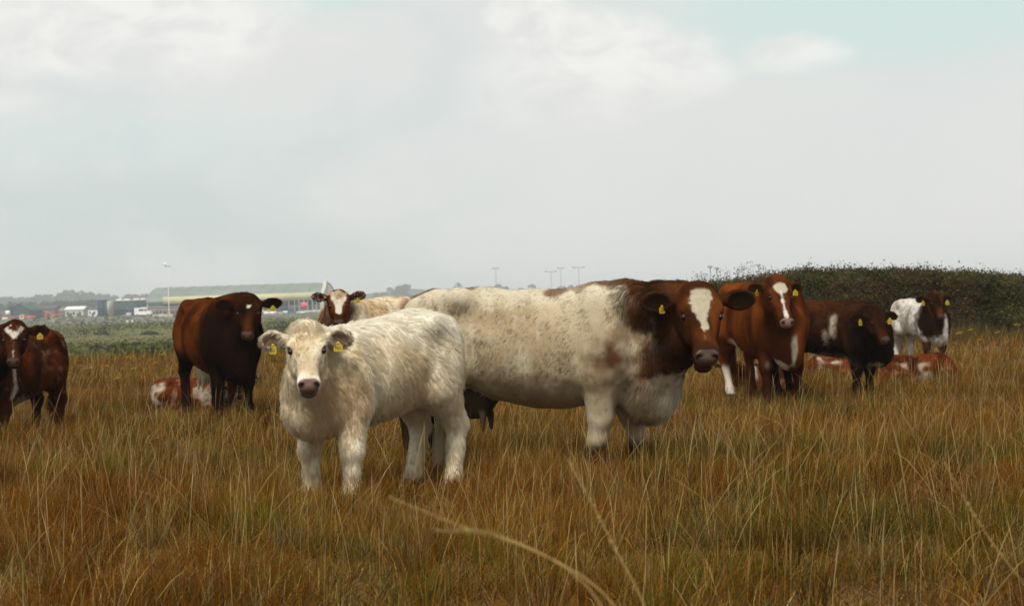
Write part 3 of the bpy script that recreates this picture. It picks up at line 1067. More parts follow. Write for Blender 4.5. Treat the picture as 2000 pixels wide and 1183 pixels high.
def blades(rg, x, y, z, hgt, wid, lean, bend, yaw, c0, c1, segs, headw=None):
    """many grass blades in one go: root, height, width, lean direction (n,2), forward bend; colours root->tip"""
    n = len(x)
    ts = np.linspace(0, 1, segs + 1)
    V = np.zeros((n, 2 * segs + 1, 3))
    C = np.zeros((n, 2 * segs + 1, 3))
    wx, wy = np.cos(yaw), np.sin(yaw)
    for i, t in enumerate(ts):
        off = lean * (t * 0.55 + bend[:, None] * t * t)
        cx, cy = x + off[:, 0] * hgt, y + off[:, 1] * hgt
        r = np.clip(1 - 0.35 * (off ** 2).sum(1), 0.35, 1)
        cz = z + hgt * t * np.sqrt(r)
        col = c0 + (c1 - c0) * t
        if i < segs:
            w = wid * (0.5 - 0.28 * t)
            if headw is not None:
                w = np.where(t > 0.6, wid * headw, wid * 0.32)
            V[:, 2 * i] = np.stack([cx - wx * w, cy - wy * w, cz], 1)
            V[:, 2 * i + 1] = np.stack([cx + wx * w, cy + wy * w, cz], 1)
            C[:, 2 * i] = C[:, 2 * i + 1] = col
        else:
            V[:, 2 * i] = np.stack([cx, cy, cz], 1)
            C[:, 2 * i] = col
    base = (np.arange(n) * (2 * segs + 1))[:, None]
    Q = np.concatenate([base + np.array([2 * i, 2 * i + 1, 2 * i + 3, 2 * i + 2])[None] for i in range(segs - 1)]) if segs > 1 else np.zeros((0, 4), int)
    T = base + np.array([2 * segs - 2, 2 * segs - 1, 2 * segs])[None]
    return V.reshape(-1, 3), C.reshape(-1, 3), Q, T


PAL = np.array([(0.35, 0.190, 0.034), (0.195, 0.066, 0.007), (0.26, 0.118, 0.015), (0.115, 0.100, 0.010), (0.070, 0.031, 0.005), (0.48, 0.35, 0.125), (0.235, 0.086, 0.007)])


def palette(rg, P, y):
    n = len(P)
    a = fbm(P, 0.75, 3, 5) + rg.normal(0, 0.10, n)       # reddish against straw
    g = fbm(P, 0.60, 3, 15) + rg.normal(0, 0.07, n)      # green tussocks
    d = fbm(P, 0.9, 2, 25)
    u = rg.random(n)
    k = np.where(a > 0.52, np.where(u < 0.50, 1, np.where(u < 0.78, 6, 2)), np.where(u < 0.50, 2, np.where(u < 0.85, 0, 1)))
    k = np.where((g > 0.572) & (rg.random(n) < 0.70), 3, k)
    k = np.where(rg.random(n) < 0.16, 4, k)
    k = np.where(rg.random(n) < 0.13, 5, k)
    c = PAL[k] * np.clip(rg.lognormal(-0.06, 0.42, n), 0.35, 2.2)[:, None]
    return c, a, g, d


def grass_band(rg, n, y0, y1, h0, h1, w, segs, margin=1.3):
    u = rg.random(n * 2)
    y = y0 + (y1 - y0) * u
    keep = rg.random(n * 2) < (0.27 * y + margin) / (0.27 * y1 + margin)
    y = y[keep][:n]
    x = rg.uniform(-1, 1, len(y)) * (0.26 * y + margin)
    P = np.stack([x, y, np.zeros(len(y))], 1)
    c, a, g, d = palette(rg, P, y)
    ok = ~((y > 44.5) & (x > 4 + 0.3 * (52 - y)) & (y > 47))
    x, y, P, c, a, g, d = (q[ok] for q in (x, y, P, c, a, g, d))
    m = len(x)
    z = ground_z(x, y) - 0.02
    tuss = fbm(P, 1.6, 3, 55)
    hgt = (h0 + (h1 - h0) * sstep(tuss, 0.25, 0.75)) * rg.lognormal(0, 0.28, m)
    hgt = np.minimum(hgt, 1.6 * h1)
    ang = rg.normal(0.5, 1.5, m)
    mag = np.abs(rg.normal(0.45, 0.48, m))
    lean = np.stack([np.cos(ang), np.sin(ang)], 1) * mag[:, None]
    bend = np.abs(rg.normal(0.45, 0.6, m))
    wd = w * rg.uniform(0.6, 1.4, m)
    root = c * 0.28 + np.array([0.024, 0.016, 0.004])  # blade feet darkened, painting shade into the gaps of the sward
    return blades(rg, x, y, z, hgt, wd, lean, bend, rg.uniform(0, math.pi, m), root, c, segs)


def build_grass():
    rg = np.random.default_rng(99)
    sets = []
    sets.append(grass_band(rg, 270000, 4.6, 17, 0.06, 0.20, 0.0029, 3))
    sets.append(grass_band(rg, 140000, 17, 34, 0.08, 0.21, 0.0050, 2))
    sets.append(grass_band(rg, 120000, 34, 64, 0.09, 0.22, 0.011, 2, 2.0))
    # tall pale flowering stems standing above the sward, some bent over
    for (n, y0, y1, w, segs) in ((2200, 5.0, 17, 0.0030, 4), (1700, 17, 34, 0.0040, 4), (1000, 34, 60, 0.007, 3)):
        y = y0 + (y1 - y0) * np.sqrt(rg.random(n))
        x = rg.uniform(-1, 1, n) * (0.26 * y + 1.0)
        P = np.stack([x, y, 0 * x], 1)
        hgt = rg.uniform(0.28, 0.54, n) * (0.75 + 0.5 * fbm(P, 0.7, 2, 3))
        ang = rg.normal(0.4, 1.6, n)
        mag = np.abs(rg.normal(0.32, 0.30, n))
        lean = np.stack([np.cos(ang), np.sin(ang)], 1) * mag[:, None]
        c = lerp((0.32, 0.20, 0.06), (0.56, 0.43, 0.20), rg.random(n))
        red = rg.random(n) < 0.25
        c[red] = (0.28, 0.12, 0.045)
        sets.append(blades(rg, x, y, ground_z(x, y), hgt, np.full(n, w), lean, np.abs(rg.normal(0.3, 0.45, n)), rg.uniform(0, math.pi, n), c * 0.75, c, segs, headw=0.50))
    # separate tussocks: fans of longer blades leaning outward from one crown
    for (nt, nb, y0, y1, w, segs) in ((420, 64, 5.0, 17, 0.0031, 3), (420, 46, 17, 36, 0.0048, 2)):
        ty = y0 + (y1 - y0) * np.sqrt(rg.random(nt))
        tx = rg.uniform(-1, 1, nt) * (0.26 * ty + 1.0)
        tr = rg.uniform(0.04, 0.12, nt)
        th = rg.uniform(0.16, 0.34, nt)
        tc, _, _, _ = palette(rg, np.stack([tx, ty, 0 * tx], 1), ty)
        tc = tc * np.minimum(1.0, 0.27 / tc[:, :1])
        i = np.repeat(np.arange(nt), nb)
        a = rg.uniform(0, 2 * math.pi, len(i))
        rr = np.sqrt(rg.random(len(i)))
        x, y = tx[i] + tr[i] * rr * np.cos(a), ty[i] + tr[i] * rr * np.sin(a)
        lean = np.stack([np.cos(a), np.sin(a)], 1) * (0.15 + 0.9 * rr * rg.random(len(i)))[:, None]
        col = tc[i] * np.clip(rg.lognormal(-0.05, 0.35, len(i)), 0.4, 2)[:, None]
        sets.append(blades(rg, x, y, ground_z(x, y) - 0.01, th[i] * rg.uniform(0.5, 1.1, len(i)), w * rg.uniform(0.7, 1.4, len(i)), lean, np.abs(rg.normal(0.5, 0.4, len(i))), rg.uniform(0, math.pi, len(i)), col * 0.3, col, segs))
    # rank grass at the foot of the hedge, running up into it
    n = 9000
    y = 43.0 + 3.4 * rg.random(n) ** 0.7
    x = rg.uniform(3.2, 16.8, n)
    a = rg.uniform(0, 2 * math.pi, n)
    P = np.stack([x, y, 0 * x], 1)
    hh = (0.25 + 0.45 * fbm(P, 0.8, 2, 9)) * rg.uniform(0.5, 1.15, n) * (0.55 + 0.45 * sstep(y, 43.5, 46))
    c = lerp((0.075, 0.068, 0.018), (0.20, 0.135, 0.045), sstep(fbm(P, 0.9, 3, 19) + rg.normal(0, 0.12, n), 0.35, 0.65))
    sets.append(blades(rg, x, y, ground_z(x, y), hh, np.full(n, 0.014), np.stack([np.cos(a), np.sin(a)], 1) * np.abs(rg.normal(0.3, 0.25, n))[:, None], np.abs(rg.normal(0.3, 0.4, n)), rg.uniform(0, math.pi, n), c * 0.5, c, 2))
    # dead litter lying between the tussocks
    n = 40000
    y = 5 + 19 * rg.random(n)
    x = rg.uniform(-1, 1, n) * (0.26 * y + 1.0)
    ang = rg.uniform(0, 2 * math.pi, n)
    c = PAL[rg.choice([0, 1, 2, 4, 4], n)] * rg.uniform(0.6, 1.1, n)[:, None]
    lean = np.stack([np.cos(ang), np.sin(ang)], 1) * rg.uniform(1.2, 2.6, n)[:, None]
    sets.append(blades(rg, x, y, ground_z(x, y) + 0.01, rg.uniform(0.05, 0.14, n), np.full(n, 0.005), lean, np.zeros(n) + 0.3, rg.uniform(0, math.pi, n), c * 0.7, c, 2))
    Vs, Cs, Qs, Ts, o = [], [], [], [], 0
    for V, C, Q, T in sets:
        Vs.append(V)
        Cs.append(C)
        Qs.append(Q + o)
        Ts.append(T + o)
        o += len(V)
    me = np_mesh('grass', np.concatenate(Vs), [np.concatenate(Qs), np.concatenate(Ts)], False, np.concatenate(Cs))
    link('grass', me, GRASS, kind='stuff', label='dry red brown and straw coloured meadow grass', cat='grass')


build_grass()


# ------------------------------------------------------------------ leafy things
def leaf_cloud(rg, ctr, nrm_bias, size, cols, asp=0.55):
    """one small kite-shaped leaf (2 triangles) at every centre"""
    n = len(ctr)
    a = unit(rg.normal(0, 1, (n, 3)) + nrm_bias)
    b = unit(np.cross(a, rg.normal(0, 1, (n, 3))))
    c = np.cross(a, b)
    s = size * rg.uniform(0.6, 1.35, n)
    V = np.stack([ctr - b * s[:, None] * 0.5, ctr + c * s[:, None] * asp * 0.5 + a * s[:, None] * 0.06, ctr + b * s[:, None] * 0.5, ctr - c * s[:, None] * asp * 0.5 + a * s[:, None] * 0.06], 1)
    F = np.arange(n * 4).reshape(n, 4)
    return V.reshape(-1, 3), F, np.repeat(cols, 4, 0)


def dome(rg, rx, ry, rz, seg=14, ring=6, amp=0.18):
    V, F = [], []
    for i in range(ring + 1):
        th = (math.pi / 2) * i / ring
        for j in range(seg):
            ph = 2 * math.pi * j / seg
            V.append((math.cos(th) * math.cos(ph), math.cos(th) * math.sin(ph), math.sin(th)))
    V = np.array(V)
    V = V * (1 + amp * (fbm(V, 2.3, 2, int(rg.integers(999)))[:, None] * 2 - 1)) * (rx, ry, rz)
    for i in range(ring):
        for j in range(seg):
            F.append((i * seg + j, i * seg + (j + 1) % seg, (i + 1) * seg + (j + 1) % seg, (i + 1) * seg + j))
    return V, np.array(F)


BARK = simple_mat('stems', (0.075, 0.055, 0.035), 0.9, 0.1, 0.3, 20)
CORE = simple_mat('twigs', (0.030, 0.030, 0.016), 0.95, 0.05, 0.4, 6)


def tubes(paths, r0, r1, sides=4):
    """tapering stems along point lists, all in one mesh"""
    V, F = [], []
    for P in paths:
        P = np.asarray(P, float)
        k = len(P)
        T = unit(np.gradient(P, axis=0))
        ref = np.array([0.3, 0.9, 0.2])
        A = unit(np.cross(T, ref))
        B = np.cross(T, A)
        r = np.linspace(r0, r1, k)
        b = len(V)
        for i in range(k):
            for j in range(sides):
                ph = 2 * math.pi * j / sides
                V.append(P[i] + r[i] * (A[i] * math.cos(ph) + B[i] * math.sin(ph)))
        for i in range(k - 1):
            for j in range(sides):
                F.append((b + i * sides + j, b + i * sides + (j + 1) % sides, b + (i + 1) * sides + (j + 1) % sides, b + (i + 1) * sides + j))
    return np.array(V), np.array(F)


HTOP = np.array([(1270, 578), (1310, 572), (1360, 562), (1420, 551), (1480, 542), (1560, 536), (1610, 533), (1660, 531), (1720, 533), (1770, 533), (1800, 532), (1850, 536), (1900, 536), (1950, 538), (2000, 540), (2100, 543)], float)


def build_hedge():
    rg = np.random.default_rng(41)
    root = empty('hedge', (10.2, 48.5, float(ground_z(10.2, 48.5))), label='long dark green bramble hedge with weeds along its top, behind the cattle on the right', cat='hedge')
    o = np.array(root.location)

    def top(x, y):
        px = 1000 + FPX * x / 47.5
        q = np.stack([np.ravel(x), 0.6 * np.ravel(y), 0 * np.ravel(x)], -1)
        wav = 0.30 * (fbm(q, 0.75, 3, 8) - 0.5).reshape(np.shape(x))
        return EYE + wav + (horizon(px) - np.interp(px, HTOP[:, 0], HTOP[:, 1])) / FPX * 47.5
    us, vs = np.linspace(3.2, 17.8, 150), np.linspace(0, 1, 16)

    def skin(u, v):
        '''surface of the thicket: v runs from the front foot over the top to the back'''
        yy = 45.9 + 4.2 * np.where(v < 0.45, 0.12 * v / 0.45, 0.12 + 0.88 * (v - 0.45) / 0.55)
        yy = yy + 0.9 * (fbm(np.stack([u, 0 * u, 0 * u], -1), 0.7, 2, 16) - 0.5)
        zg = ground_z(u, yy)
        rise = np.where(v < 0.45, (v / 0.45) ** 0.7, 1.0) * (1 - sstep(v, 0.9, 1.0) * 0.5)
        P = np.stack([u, yy * 1.0, 2.0 * v], -1)
        back = sstep(v, 0.30, 0.62)
        zt = zg + (top(u, yy) - zg) * (0.80 + 0.16 * back)
        zz = zg + (zt - zg) * rise + 0.20 * (fbm(P, 1.1, 3, 6) - 0.5) * rise
        lump = 0.55 * (fbm(P * (1, 1, 1.3), 1.5, 3, 66) - 0.5) * (v < 0.9)
        return np.stack([u, yy - lump, zz], -1)
    U, Vv = np.meshgrid(us, vs, indexing='ij')
    G = skin(U.ravel(), Vv.ravel())
    i = np.arange(149)[:, None] * 16 + np.arange(15)[None]
    link('hedge_core', np_mesh('hedge_core', G - o, np.stack([i, i + 16, i + 17, i + 1], -1).reshape(-1, 4)), CORE, root)  # solid dark core added inside the leaves to block light
    n = 85000
    u = rg.uniform(3.3, 17.7, n)
    v = rg.beta(1.3, 1.9, n) * 0.98
    ctr = skin(u, v) + rg.normal(0, 1, (n, 3)) * (0.06, 0.07, 0.065) + np.array([0, -0.05, 0.03])
    cl = fbm(ctr * (1, 1, 1.5), 1.6, 3, 26)
    cols = lerp((0.026, 0.029, 0.008), (0.082, 0.074, 0.022), sstep(cl, 0.3, 0.7))
    br = sstep(fbm(ctr, 0.9, 3, 36), 0.45, 0.57) * (rg.random(n) < 0.7)
    cols = blend(cols, (0.085, 0.046, 0.020), br)
    gy = (rg.random(n) < 0.12)
    cols = blend(cols, (0.10, 0.105, 0.065), gy * 0.8)
    cols *= rg.uniform(0.55, 1.4, n)[:, None]
    V, F, C = leaf_cloud(rg, ctr, np.array([0, -0.5, 0.7]), 0.060, cols)
    link('foliage', np_mesh('foliage', V - o, F, False, C), LEAF, root, kind='stuff')
    # upright shoots with small leaves and dry seed heads, seen against the sky
    paths, lc, lcol = [], [], []
    for _ in range(1700):
        x0 = rg.uniform(3.6, 17.3)
        y0 = rg.uniform(46.2, 49.0)
        zt_ = float(top(x0, y0))
        hgt = rg.uniform(-0.10, 0.17) * (2.2 if 4.0 < x0 < 6.0 else 1.0) + (0.14 if rg.random() < 0.08 else 0)
        b = np.array([x0, y0, zt_ - 0.30])
        tip = b + (rg.normal(0, 0.09), rg.normal(0, 0.09), 0.28 + hgt)
        mid = (b + tip) / 2 + rg.normal(0, 0.03, 3)
        paths.append([b, mid, tip])
        for _k in range(int(rg.integers(7, 16))):
            f_ = rg.uniform(0.3, 1.0)
            p = b + (tip - b) * f_ + rg.normal(0, 0.035, 3)
            lc.append(p)
            lcol.append(np.array((0.050, 0.055, 0.020)) * rg.uniform(0.5, 1.3) if rg.random() < 0.7 else np.array((0.10, 0.055, 0.03)))
    V, F = tubes(paths, 0.0045, 0.002, 3)
    link('shoot', np_mesh('shoot', V - o, F), BARK, root, kind='stuff')
    V, F, C = leaf_cloud(rg, np.array(lc), np.array([0, -0.3, 0.4]), 0.042, np.array(lcol))
    link('shoot_leaf', np_mesh('shoot_leaf', V - o, F, False, C), LEAF, root, kind='stuff')
    # tall sallow shoot rising out of the hedge
    s = empty('sapling', (10.28, 47.5, float(ground_z(10.28, 47.5))), label='grey green leafy sapling standing taller than the hedge around it', cat='sapling')
    P0 = np.array(s.location)
    tipz = at(1866, 519, 47.5).z - P0[2]
    ps, lc = [], []
    for k in range(7):
        a = rg.normal(0, 0.16, 2)
        pts = [(0.3 * a[0], 0.3 * a[1], 0.0), (0.8 * a[0], a[1], tipz * 0.55), (1.5 * a[0], a[1], tipz * rg.uniform(0.85, 1.0))]
        ps.append(pts)
        for _ in range(60):
            f_ = rg.uniform(0.45, 1.02)
            q = np.array([np.interp(f_, [0, .55, 1], [p[i] for p in pts]) for i in range(3)])
            lc.append(q + rg.normal(0, 0.055, 3))
    V, F = tubes(ps, 0.012, 0.003, 4)
    link('stem', np_mesh('stem', V, F), BARK, s)
    lc = np.array(lc)
    V, F, C = leaf_cloud(rg, lc, np.array([0, -0.5, 0.5]), 0.07, lerp((0.07, 0.09, 0.05), (0.13, 0.15, 0.09), rg.random(len(lc))), 0.4)
    link('leaves', np_mesh('leaves', V, F, False, C), LEAF, s)
    # umbellifers along the top
    for k, (px, py, hd, lab) in enumerate(((1387, 521, 0.062, 'dry umbel weed on the hedge, left one of the close pair'), (1400, 524, 0.05, 'dry umbel weed on the hedge, right one of the close pair'),
                                           (1481, 518, 0.05, 'dry umbel weed standing alone left of the blazed cow head'), (1581, 514, 0.055, 'tallest dry umbel weed standing right of the blazed cow ear'))):
        p = at(px, py, 46.8)
        gz = float(ground_z(p.x, p.y))
        e = empty('umbel_weed', (p.x, p.y, gz), label=lab, cat='weed', group='umbel weeds on the hedge')
        h_ = p.z - gz
        V, F = tubes([[(0, 0, 0), (0.02, 0, h_ * 0.5), (0, 0, h_ - 0.05)]], 0.008, 0.004, 4)
        link('stem', np_mesh('stem', V, F), BARK, e)
        rays, tips = [], []
        for j in range(12):
            a = j * 2.4
            r = hd * math.sqrt((j + 0.5) / 12) * 1.35
            tp = np.array((r * math.cos(a), r * math.sin(a), h_ + 0.012 * math.cos(r * 20)))
            rays.append([(0, 0, h_ - 0.06), tp * (0.6, 0.6, 1) - (0, 0, 0.015), tp])
            tips.append(tp)
        V, F = tubes(rays, 0.0022, 0.0016, 3)
        link('rays', np_mesh('rays', V, F), BARK, e)
        tips = np.repeat(np.array(tips), 5, 0) + rg.normal(0, 0.007, (60, 3))
        V, F, C = leaf_cloud(rg, tips, np.array([0, 0, 1.5]), 0.016, np.tile(np.array((0.16, 0.14, 0.10)), (60, 1)), 0.9)
        link('seed_head', np_mesh('seed_head', V, F, False, C), LEAF, e)


build_hedge()


def build_ragwort():
    rg = np.random.default_rng(12)
    spots = [(250, 697, 43, 'ragwort with bright yellow heads on the meadow edge, tallest between streaked calf and starred cow'), (209, 714, 40, 'small ragwort on the meadow edge, in front of the two largest gorse bushes'),
             (178, 716, 39, 'ragwort on the meadow edge, close to the back of the streaked calf'), (306, 706, 42, 'ragwort on the meadow edge, second one left of the starred cow'),
             (317, 690, 46, 'ragwort on the meadow edge, touching the flank of the starred cow'), (260, 717, 37, 'clump of ragwort in the grass, above and left of the spotted lying calf'),
             (320, 737, 31, 'single ragwort head just above the spotted lying calf'), (226, 737, 32, 'ragwort low in the grass, well left of the spotted lying calf'),
             (1896, 643, 40, 'biggest ragwort clump at the hedge foot, right of the small white calf'), (1873, 648, 38, 'ragwort between the small white calf and the biggest ragwort clump'),
             (1948, 645, 39, 'ragwort at the hedge foot, right of the biggest ragwort clump'), (1986, 632, 43, 'ragwort at the hedge foot, nearest the right edge of the photo'), (1915, 659, 36, 'ragwort in the grass just below the biggest ragwort clump')]
    st = simple_mat('ragwort_stem', (0.10, 0.075, 0.03), 0.85, 0.1)
    yl = leaf_material('ragwort_petal', 0.2)
    paths = [[(0, 0, 0), (0.01, 0, 0.25), (0.0, 0.01, 0.43)]]
    heads = []
    for j in range(9):
        a = j * 2.4
        r = 0.016 + 0.062 * math.sqrt(j / 9)
        p = np.array((r * math.cos(a), r * math.sin(a), 0.46 + rg.uniform(-0.03, 0.02)))
        paths.append([(0, 0.01, 0.36), p * (0.6, 0.6, 0.95), p])
        heads.append(p)
    Vs, Fs = tubes(paths, 0.0045, 0.003, 4)
    stem_me = np_mesh('stem', Vs, Fs)
    stem_me.materials.append(st)
    lv = np.array([(rg.normal(0, 0.035), rg.normal(0, 0.035), rg.uniform(0.08, 0.38)) for _ in range(40)])
    V, F, C = leaf_cloud(rg, lv, np.array([0, 0, 0.4]), 0.06, lerp((0.06, 0.075, 0.02), (0.12, 0.09, 0.03), rg.random(40)), 0.35)
    leaf_me = np_mesh('leaves', V, F, False, C)
    leaf_me.materials.append(LEAF)
    V, F, C = [], [], []
    for p in heads:                       # ray florets round a raised button
        b = len(V)
        V.append(p + (0, 0, 0.010))
        C.append((0.42, 0.20, 0.01))
        for j in range(14):
            a = 2 * math.pi * j / 14
            r = 0.026 if j % 2 == 0 else 0.013
            V.append(p + (r * math.cos(a), r * math.sin(a), 0.0 if j % 2 == 0 else 0.004))
            C.append((0.66, 0.42, 0.012))
        for j in range(14):
            F.append((b, b + 1 + j, b + 1 + (j + 1) % 14))
    fl_me = np_mesh('flower', np.array(V), np.array(F), False, np.array(C))
    fl_me.materials.append(yl)
    for k, (px, py, d, lab) in enumerate(spots):
        p = at(px, py, d)
        gz = float(ground_z(p.x, d))
        e = empty('ragwort', (p.x, d, gz), rg.uniform(0, 6.28), label=lab, cat='wildflower',
                  group='ragwort left of the starred cow' if px < 1000 else 'ragwort at the foot of the hedge')
        s = min(1.5, max(0.55, (p.z - gz) / 0.47)) * rg.uniform(0.9, 1.05)
        e.scale = (s, s, s)
        for nm, me in (('stem', stem_me), ('leaves', leaf_me), ('flower', fl_me)):
            link(nm, me, None, e)


build_ragwort()


def build_bushes():
    """low gorse and bramble clumps scattered over the lower ground"""
    rg = np.random.default_rng(23)
    L = [(184, 694, 38, 24, 'largest dark gorse bush, nearest the meadow right of the streaked calf'), (215, 691, 34, 20, 'dark gorse bush close beside the largest bush, on its right'),
         (150, 692, 26, 11, 'flat gorse bush touching the back of the streaked calf'), (252, 683, 32, 16, 'rounded gorse bush midway between the streaked calf and the starred cow'),
         (180, 655, 34, 9, 'long low gorse bush under the pale shed'), (272, 657, 36, 8, 'long low gorse bush below the white van'),
         (318, 652, 40, 9, 'long gorse bush touching the starred cow, below the yellow loader'), (322, 678, 34, 14, 'dark gorse bush against the flank of the starred cow'),
         (548, 641, 34, 8, 'low gorse bush below the parked cars right of the starred cow')]
    for k, (px, py, w, h, lab) in enumerate(L):
        dip = max(4.0, py - float(horizon(px)))
        d = 2.85 * FPX / dip
        for _ in range(3):
            x = (px - 1000) / FPX * d
            d = min(640.0, max(110.0, (EYE - float(land_z(x, d))) * FPX / dip))
        rx, rz = w / 2 * d / FPX, h * d / FPX
        ry = rx * 0.8
        e = empty('bush', (x, d, float(land_z(x, d)) - 0.1), label=lab, cat='bush', group='gorse bushes on the lower ground')
        V, F = dome(rg, rx * 0.86, ry * 0.86, rz * 0.84)
        link('twigs', np_mesh('twigs', V, F), CORE, e)
        n = 420
        th = np.arccos(rg.random(n))
        ph = rg.uniform(0, 2 * math.pi, n)
        r = rg.uniform(0.75, 1.06, n)
        ctr = np.stack([rx * r * np.sin(th) * np.cos(ph), ry * r * np.sin(th) * np.sin(ph), rz * r * np.cos(th)], 1)
        cols = lerp((0.040, 0.052, 0.022), (0.075, 0.085, 0.035), fbm(ctr, 1.2, 2, k)) * rg.uniform(0.7, 1.3, n)[:, None]
        V, F, C = leaf_cloud(rg, ctr, np.array([0, 0, 0.6]), max(0.16, rz * 0.22), cols, 0.7)
        link('foliage', np_mesh('foliage', V, F, False, C), LEAF, e)


build_bushes()


def build_scrub():
    rg = np.random.default_rng(37)
    n = 120000
    y = 100 + 560 * rg.random(n) ** 1.6
    x = rg.uniform(-1, 1, n) * (0.30 * y + 3)
    P = np.stack([x, 0.45 * y, 0 * x], 1)
    f = fbm(P, 1 / 9.0, 4, 50)
    keep = rg.random(n) < sstep(f, 0.42, 0.62) * 0.85 + 0.15
    x, y, f, P = x[keep], y[keep], f[keep], P[keep]
    m = len(x)
    h = (0.15 + 1.1 * sstep(f, 0.50, 0.70)) * rg.random(m)
    ctr = np.stack([x, y, land_z(x, y) + h], 1)
    t = fbm(P, 1 / 14.0, 3, 80)
    cols = lerp((0.080, 0.098, 0.027), (0.125, 0.112, 0.044), sstep(t, 0.35, 0.65))
    cols = blend(cols, (0.15, 0.12, 0.060), (rg.random(m) < 0.25) * 0.8)
    cols = blend(cols, (0.040, 0.050, 0.018), sstep(f, 0.57, 0.68))
    cols *= rg.uniform(0.6, 1.35, m)[:, None]
    V, F, C = leaf_cloud(rg, ctr, np.array([0, -0.3, 0.5]), 0.36, cols, 0.7)
    link('scrub', np_mesh('scrub', V, F, False, C), LEAF, kind='stuff', label='rough green and brown scrub on the low ground beyond the meadow', cat='scrub')


build_scrub()


def build_hills():
    rg = np.random.default_rng(5)
    m = simple_mat('hill_pasture', (0.075, 0.095, 0.045), 0.95, 0.1, 0.3, 0.01)
    # rising ground 1.7 km and 2.9 km away; py is the skyline in the photograph
    for k, (d, line) in enumerate(((1700, [(-700, 632), (0, 606), (60, 603), (120, 601), (190, 600), (290, 603), (420, 603), (800, 594), (1200, 582), (2600, 540)]),
                                   (2900, [(-900, 612), (0, 590), (40, 590), (70, 586), (105, 584), (122, 579), (140, 576), (158, 579), (175, 583), (230, 584), (290, 585), (420, 584), (640, 578), (760, 570), (790, 564), (830, 566), (1000, 566), (1400, 558), (2700, 528)]))):
        line = np.array(line, float)
        px = np.linspace(line[0, 0], line[-1, 0], 140)
        z = EYE - (np.interp(px, line[:, 0], line[:, 1]) - horizon(px)) / FPX * d
        x = (px - 1000) / FPX * d
        prof = np.array([(-0.16, -1.0), (-0.08, 0.55), (0.0, 1.0), (0.10, 0.9), (0.2, -1.0)])
        V = []
        for i in range(len(px)):
            for f, hgt in prof:
                zz = z[i] + 0.8 * math.sin(i * 0.7) if hgt == 1 else z[i]
                V.append((x[i], d * (1 + f), zz if hgt == 1.0 else (-2.0 if hgt < 0 else -0.4 + (z[i] + 0.4) * hgt)))
        i = np.arange(len(px) - 1)[:, None] * 5 + np.arange(4)[None]
        link('hill', np_mesh('hill', np.array(V), np.stack([i, i + 5, i + 6, i + 1], -1).reshape(-1, 4)), m, kind='structure')
        # woods standing on it, read as one mass
        n_t = 420 if k else 260
        C_, cols = [], []
        for _ in range(n_t):
            p = rg.uniform(line[0, 0] + 50, line[-1, 0] - 50) if rg.random() < 0.30 else rg.uniform(-120, 420)
            if rg.random() < 0.3:
                p = rg.choice([20, 75, 110, 140, 165, 788, 250]) + rg.normal(0, 14)
            f = rg.uniform(-0.10, 0.02)
            dd = d * (1 + f)
            zz = EYE - (np.interp(p, line[:, 0], line[:, 1]) - float(horizon(p))) / FPX * d
            zz = -0.4 + (zz + 0.4) * np.interp(f, [-0.16, -0.08, 0], [0, 0.55, 1.0])
            r = rg.uniform(3, 7) * (1.1 if k else 0.75)
            nn = 46
            th = np.arccos(rg.uniform(-0.3, 1, nn))
            ph = rg.uniform(0, 2 * math.pi, nn)
            rr = r * rg.uniform(0.6, 1.0, nn)
            C_.append(np.stack([(p - 1000) / FPX * dd + rr * np.sin(th) * np.cos(ph), dd + rr * np.sin(th) * np.sin(ph), zz + 0.45 * r + 0.8 * rr * np.cos(th)], 1))
            cols.append(np.tile(np.array((0.040, 0.060, 0.025)) * rg.uniform(0.7, 1.3), (nn, 1)))
        C_, cols = np.concatenate(C_), np.concatenate(cols)
        V, F, C = leaf_cloud(rg, C_, np.array([0, 0, 0.5]), 3.6, cols, 0.8)
        link('woodland', np_mesh('woodland', V, F, False, C), LEAF, kind='stuff', label='hazy far off woodland on the ridge behind the airfield' if k else 'bluish belt of trees just behind the airfield sheds', cat='woodland')


build_hills()

# ------------------------------------------------------------------ the airfield beyond the pasture
YZ = -0.4            # level of the yard


def box_part(name, x0, x1, y0, y1, z0, z1, mat, parent, **kw):
    V, F = box_vf(x1 - x0, y1 - y0, z1 - z0, ((x0 + x1) / 2, (y0 + y1) / 2, (z0 + z1) / 2))
    return link(name, np_mesh(name, V, F, False), mat, parent, **kw)


def prism_part(name, prof, a0, a1, mat, parent, axis='y', smooth=False, **kw):
    """closed outline (list of 2D points) pushed along an axis; axis y: outline is (x, z), axis x: outline is (y, z)"""
    n = len(prof)
    V = []
    for a in (a0, a1):
        for p, q in prof:
            V.append((p, a, q) if axis == 'y' else (a, p, q))
    faces = [list(range(n)), list(range(2 * n - 1, n - 1, -1))] + [[i, n + i, n + (i + 1) % n, (i + 1) % n] for i in range(n)]
    me = bpy.data.meshes.new(name)
    me.from_pydata(V, [], faces)
    me.update()
    bm_fix(me)
    return link(name, me, mat, parent, **kw)


def bm_fix(me):
    import bmesh
    bm = bmesh.new()
    bm.from_mesh(me)
    bmesh.ops.recalc_face_normals(bm, faces=bm.faces)
    bm.to_mesh(me)
    bm.free()


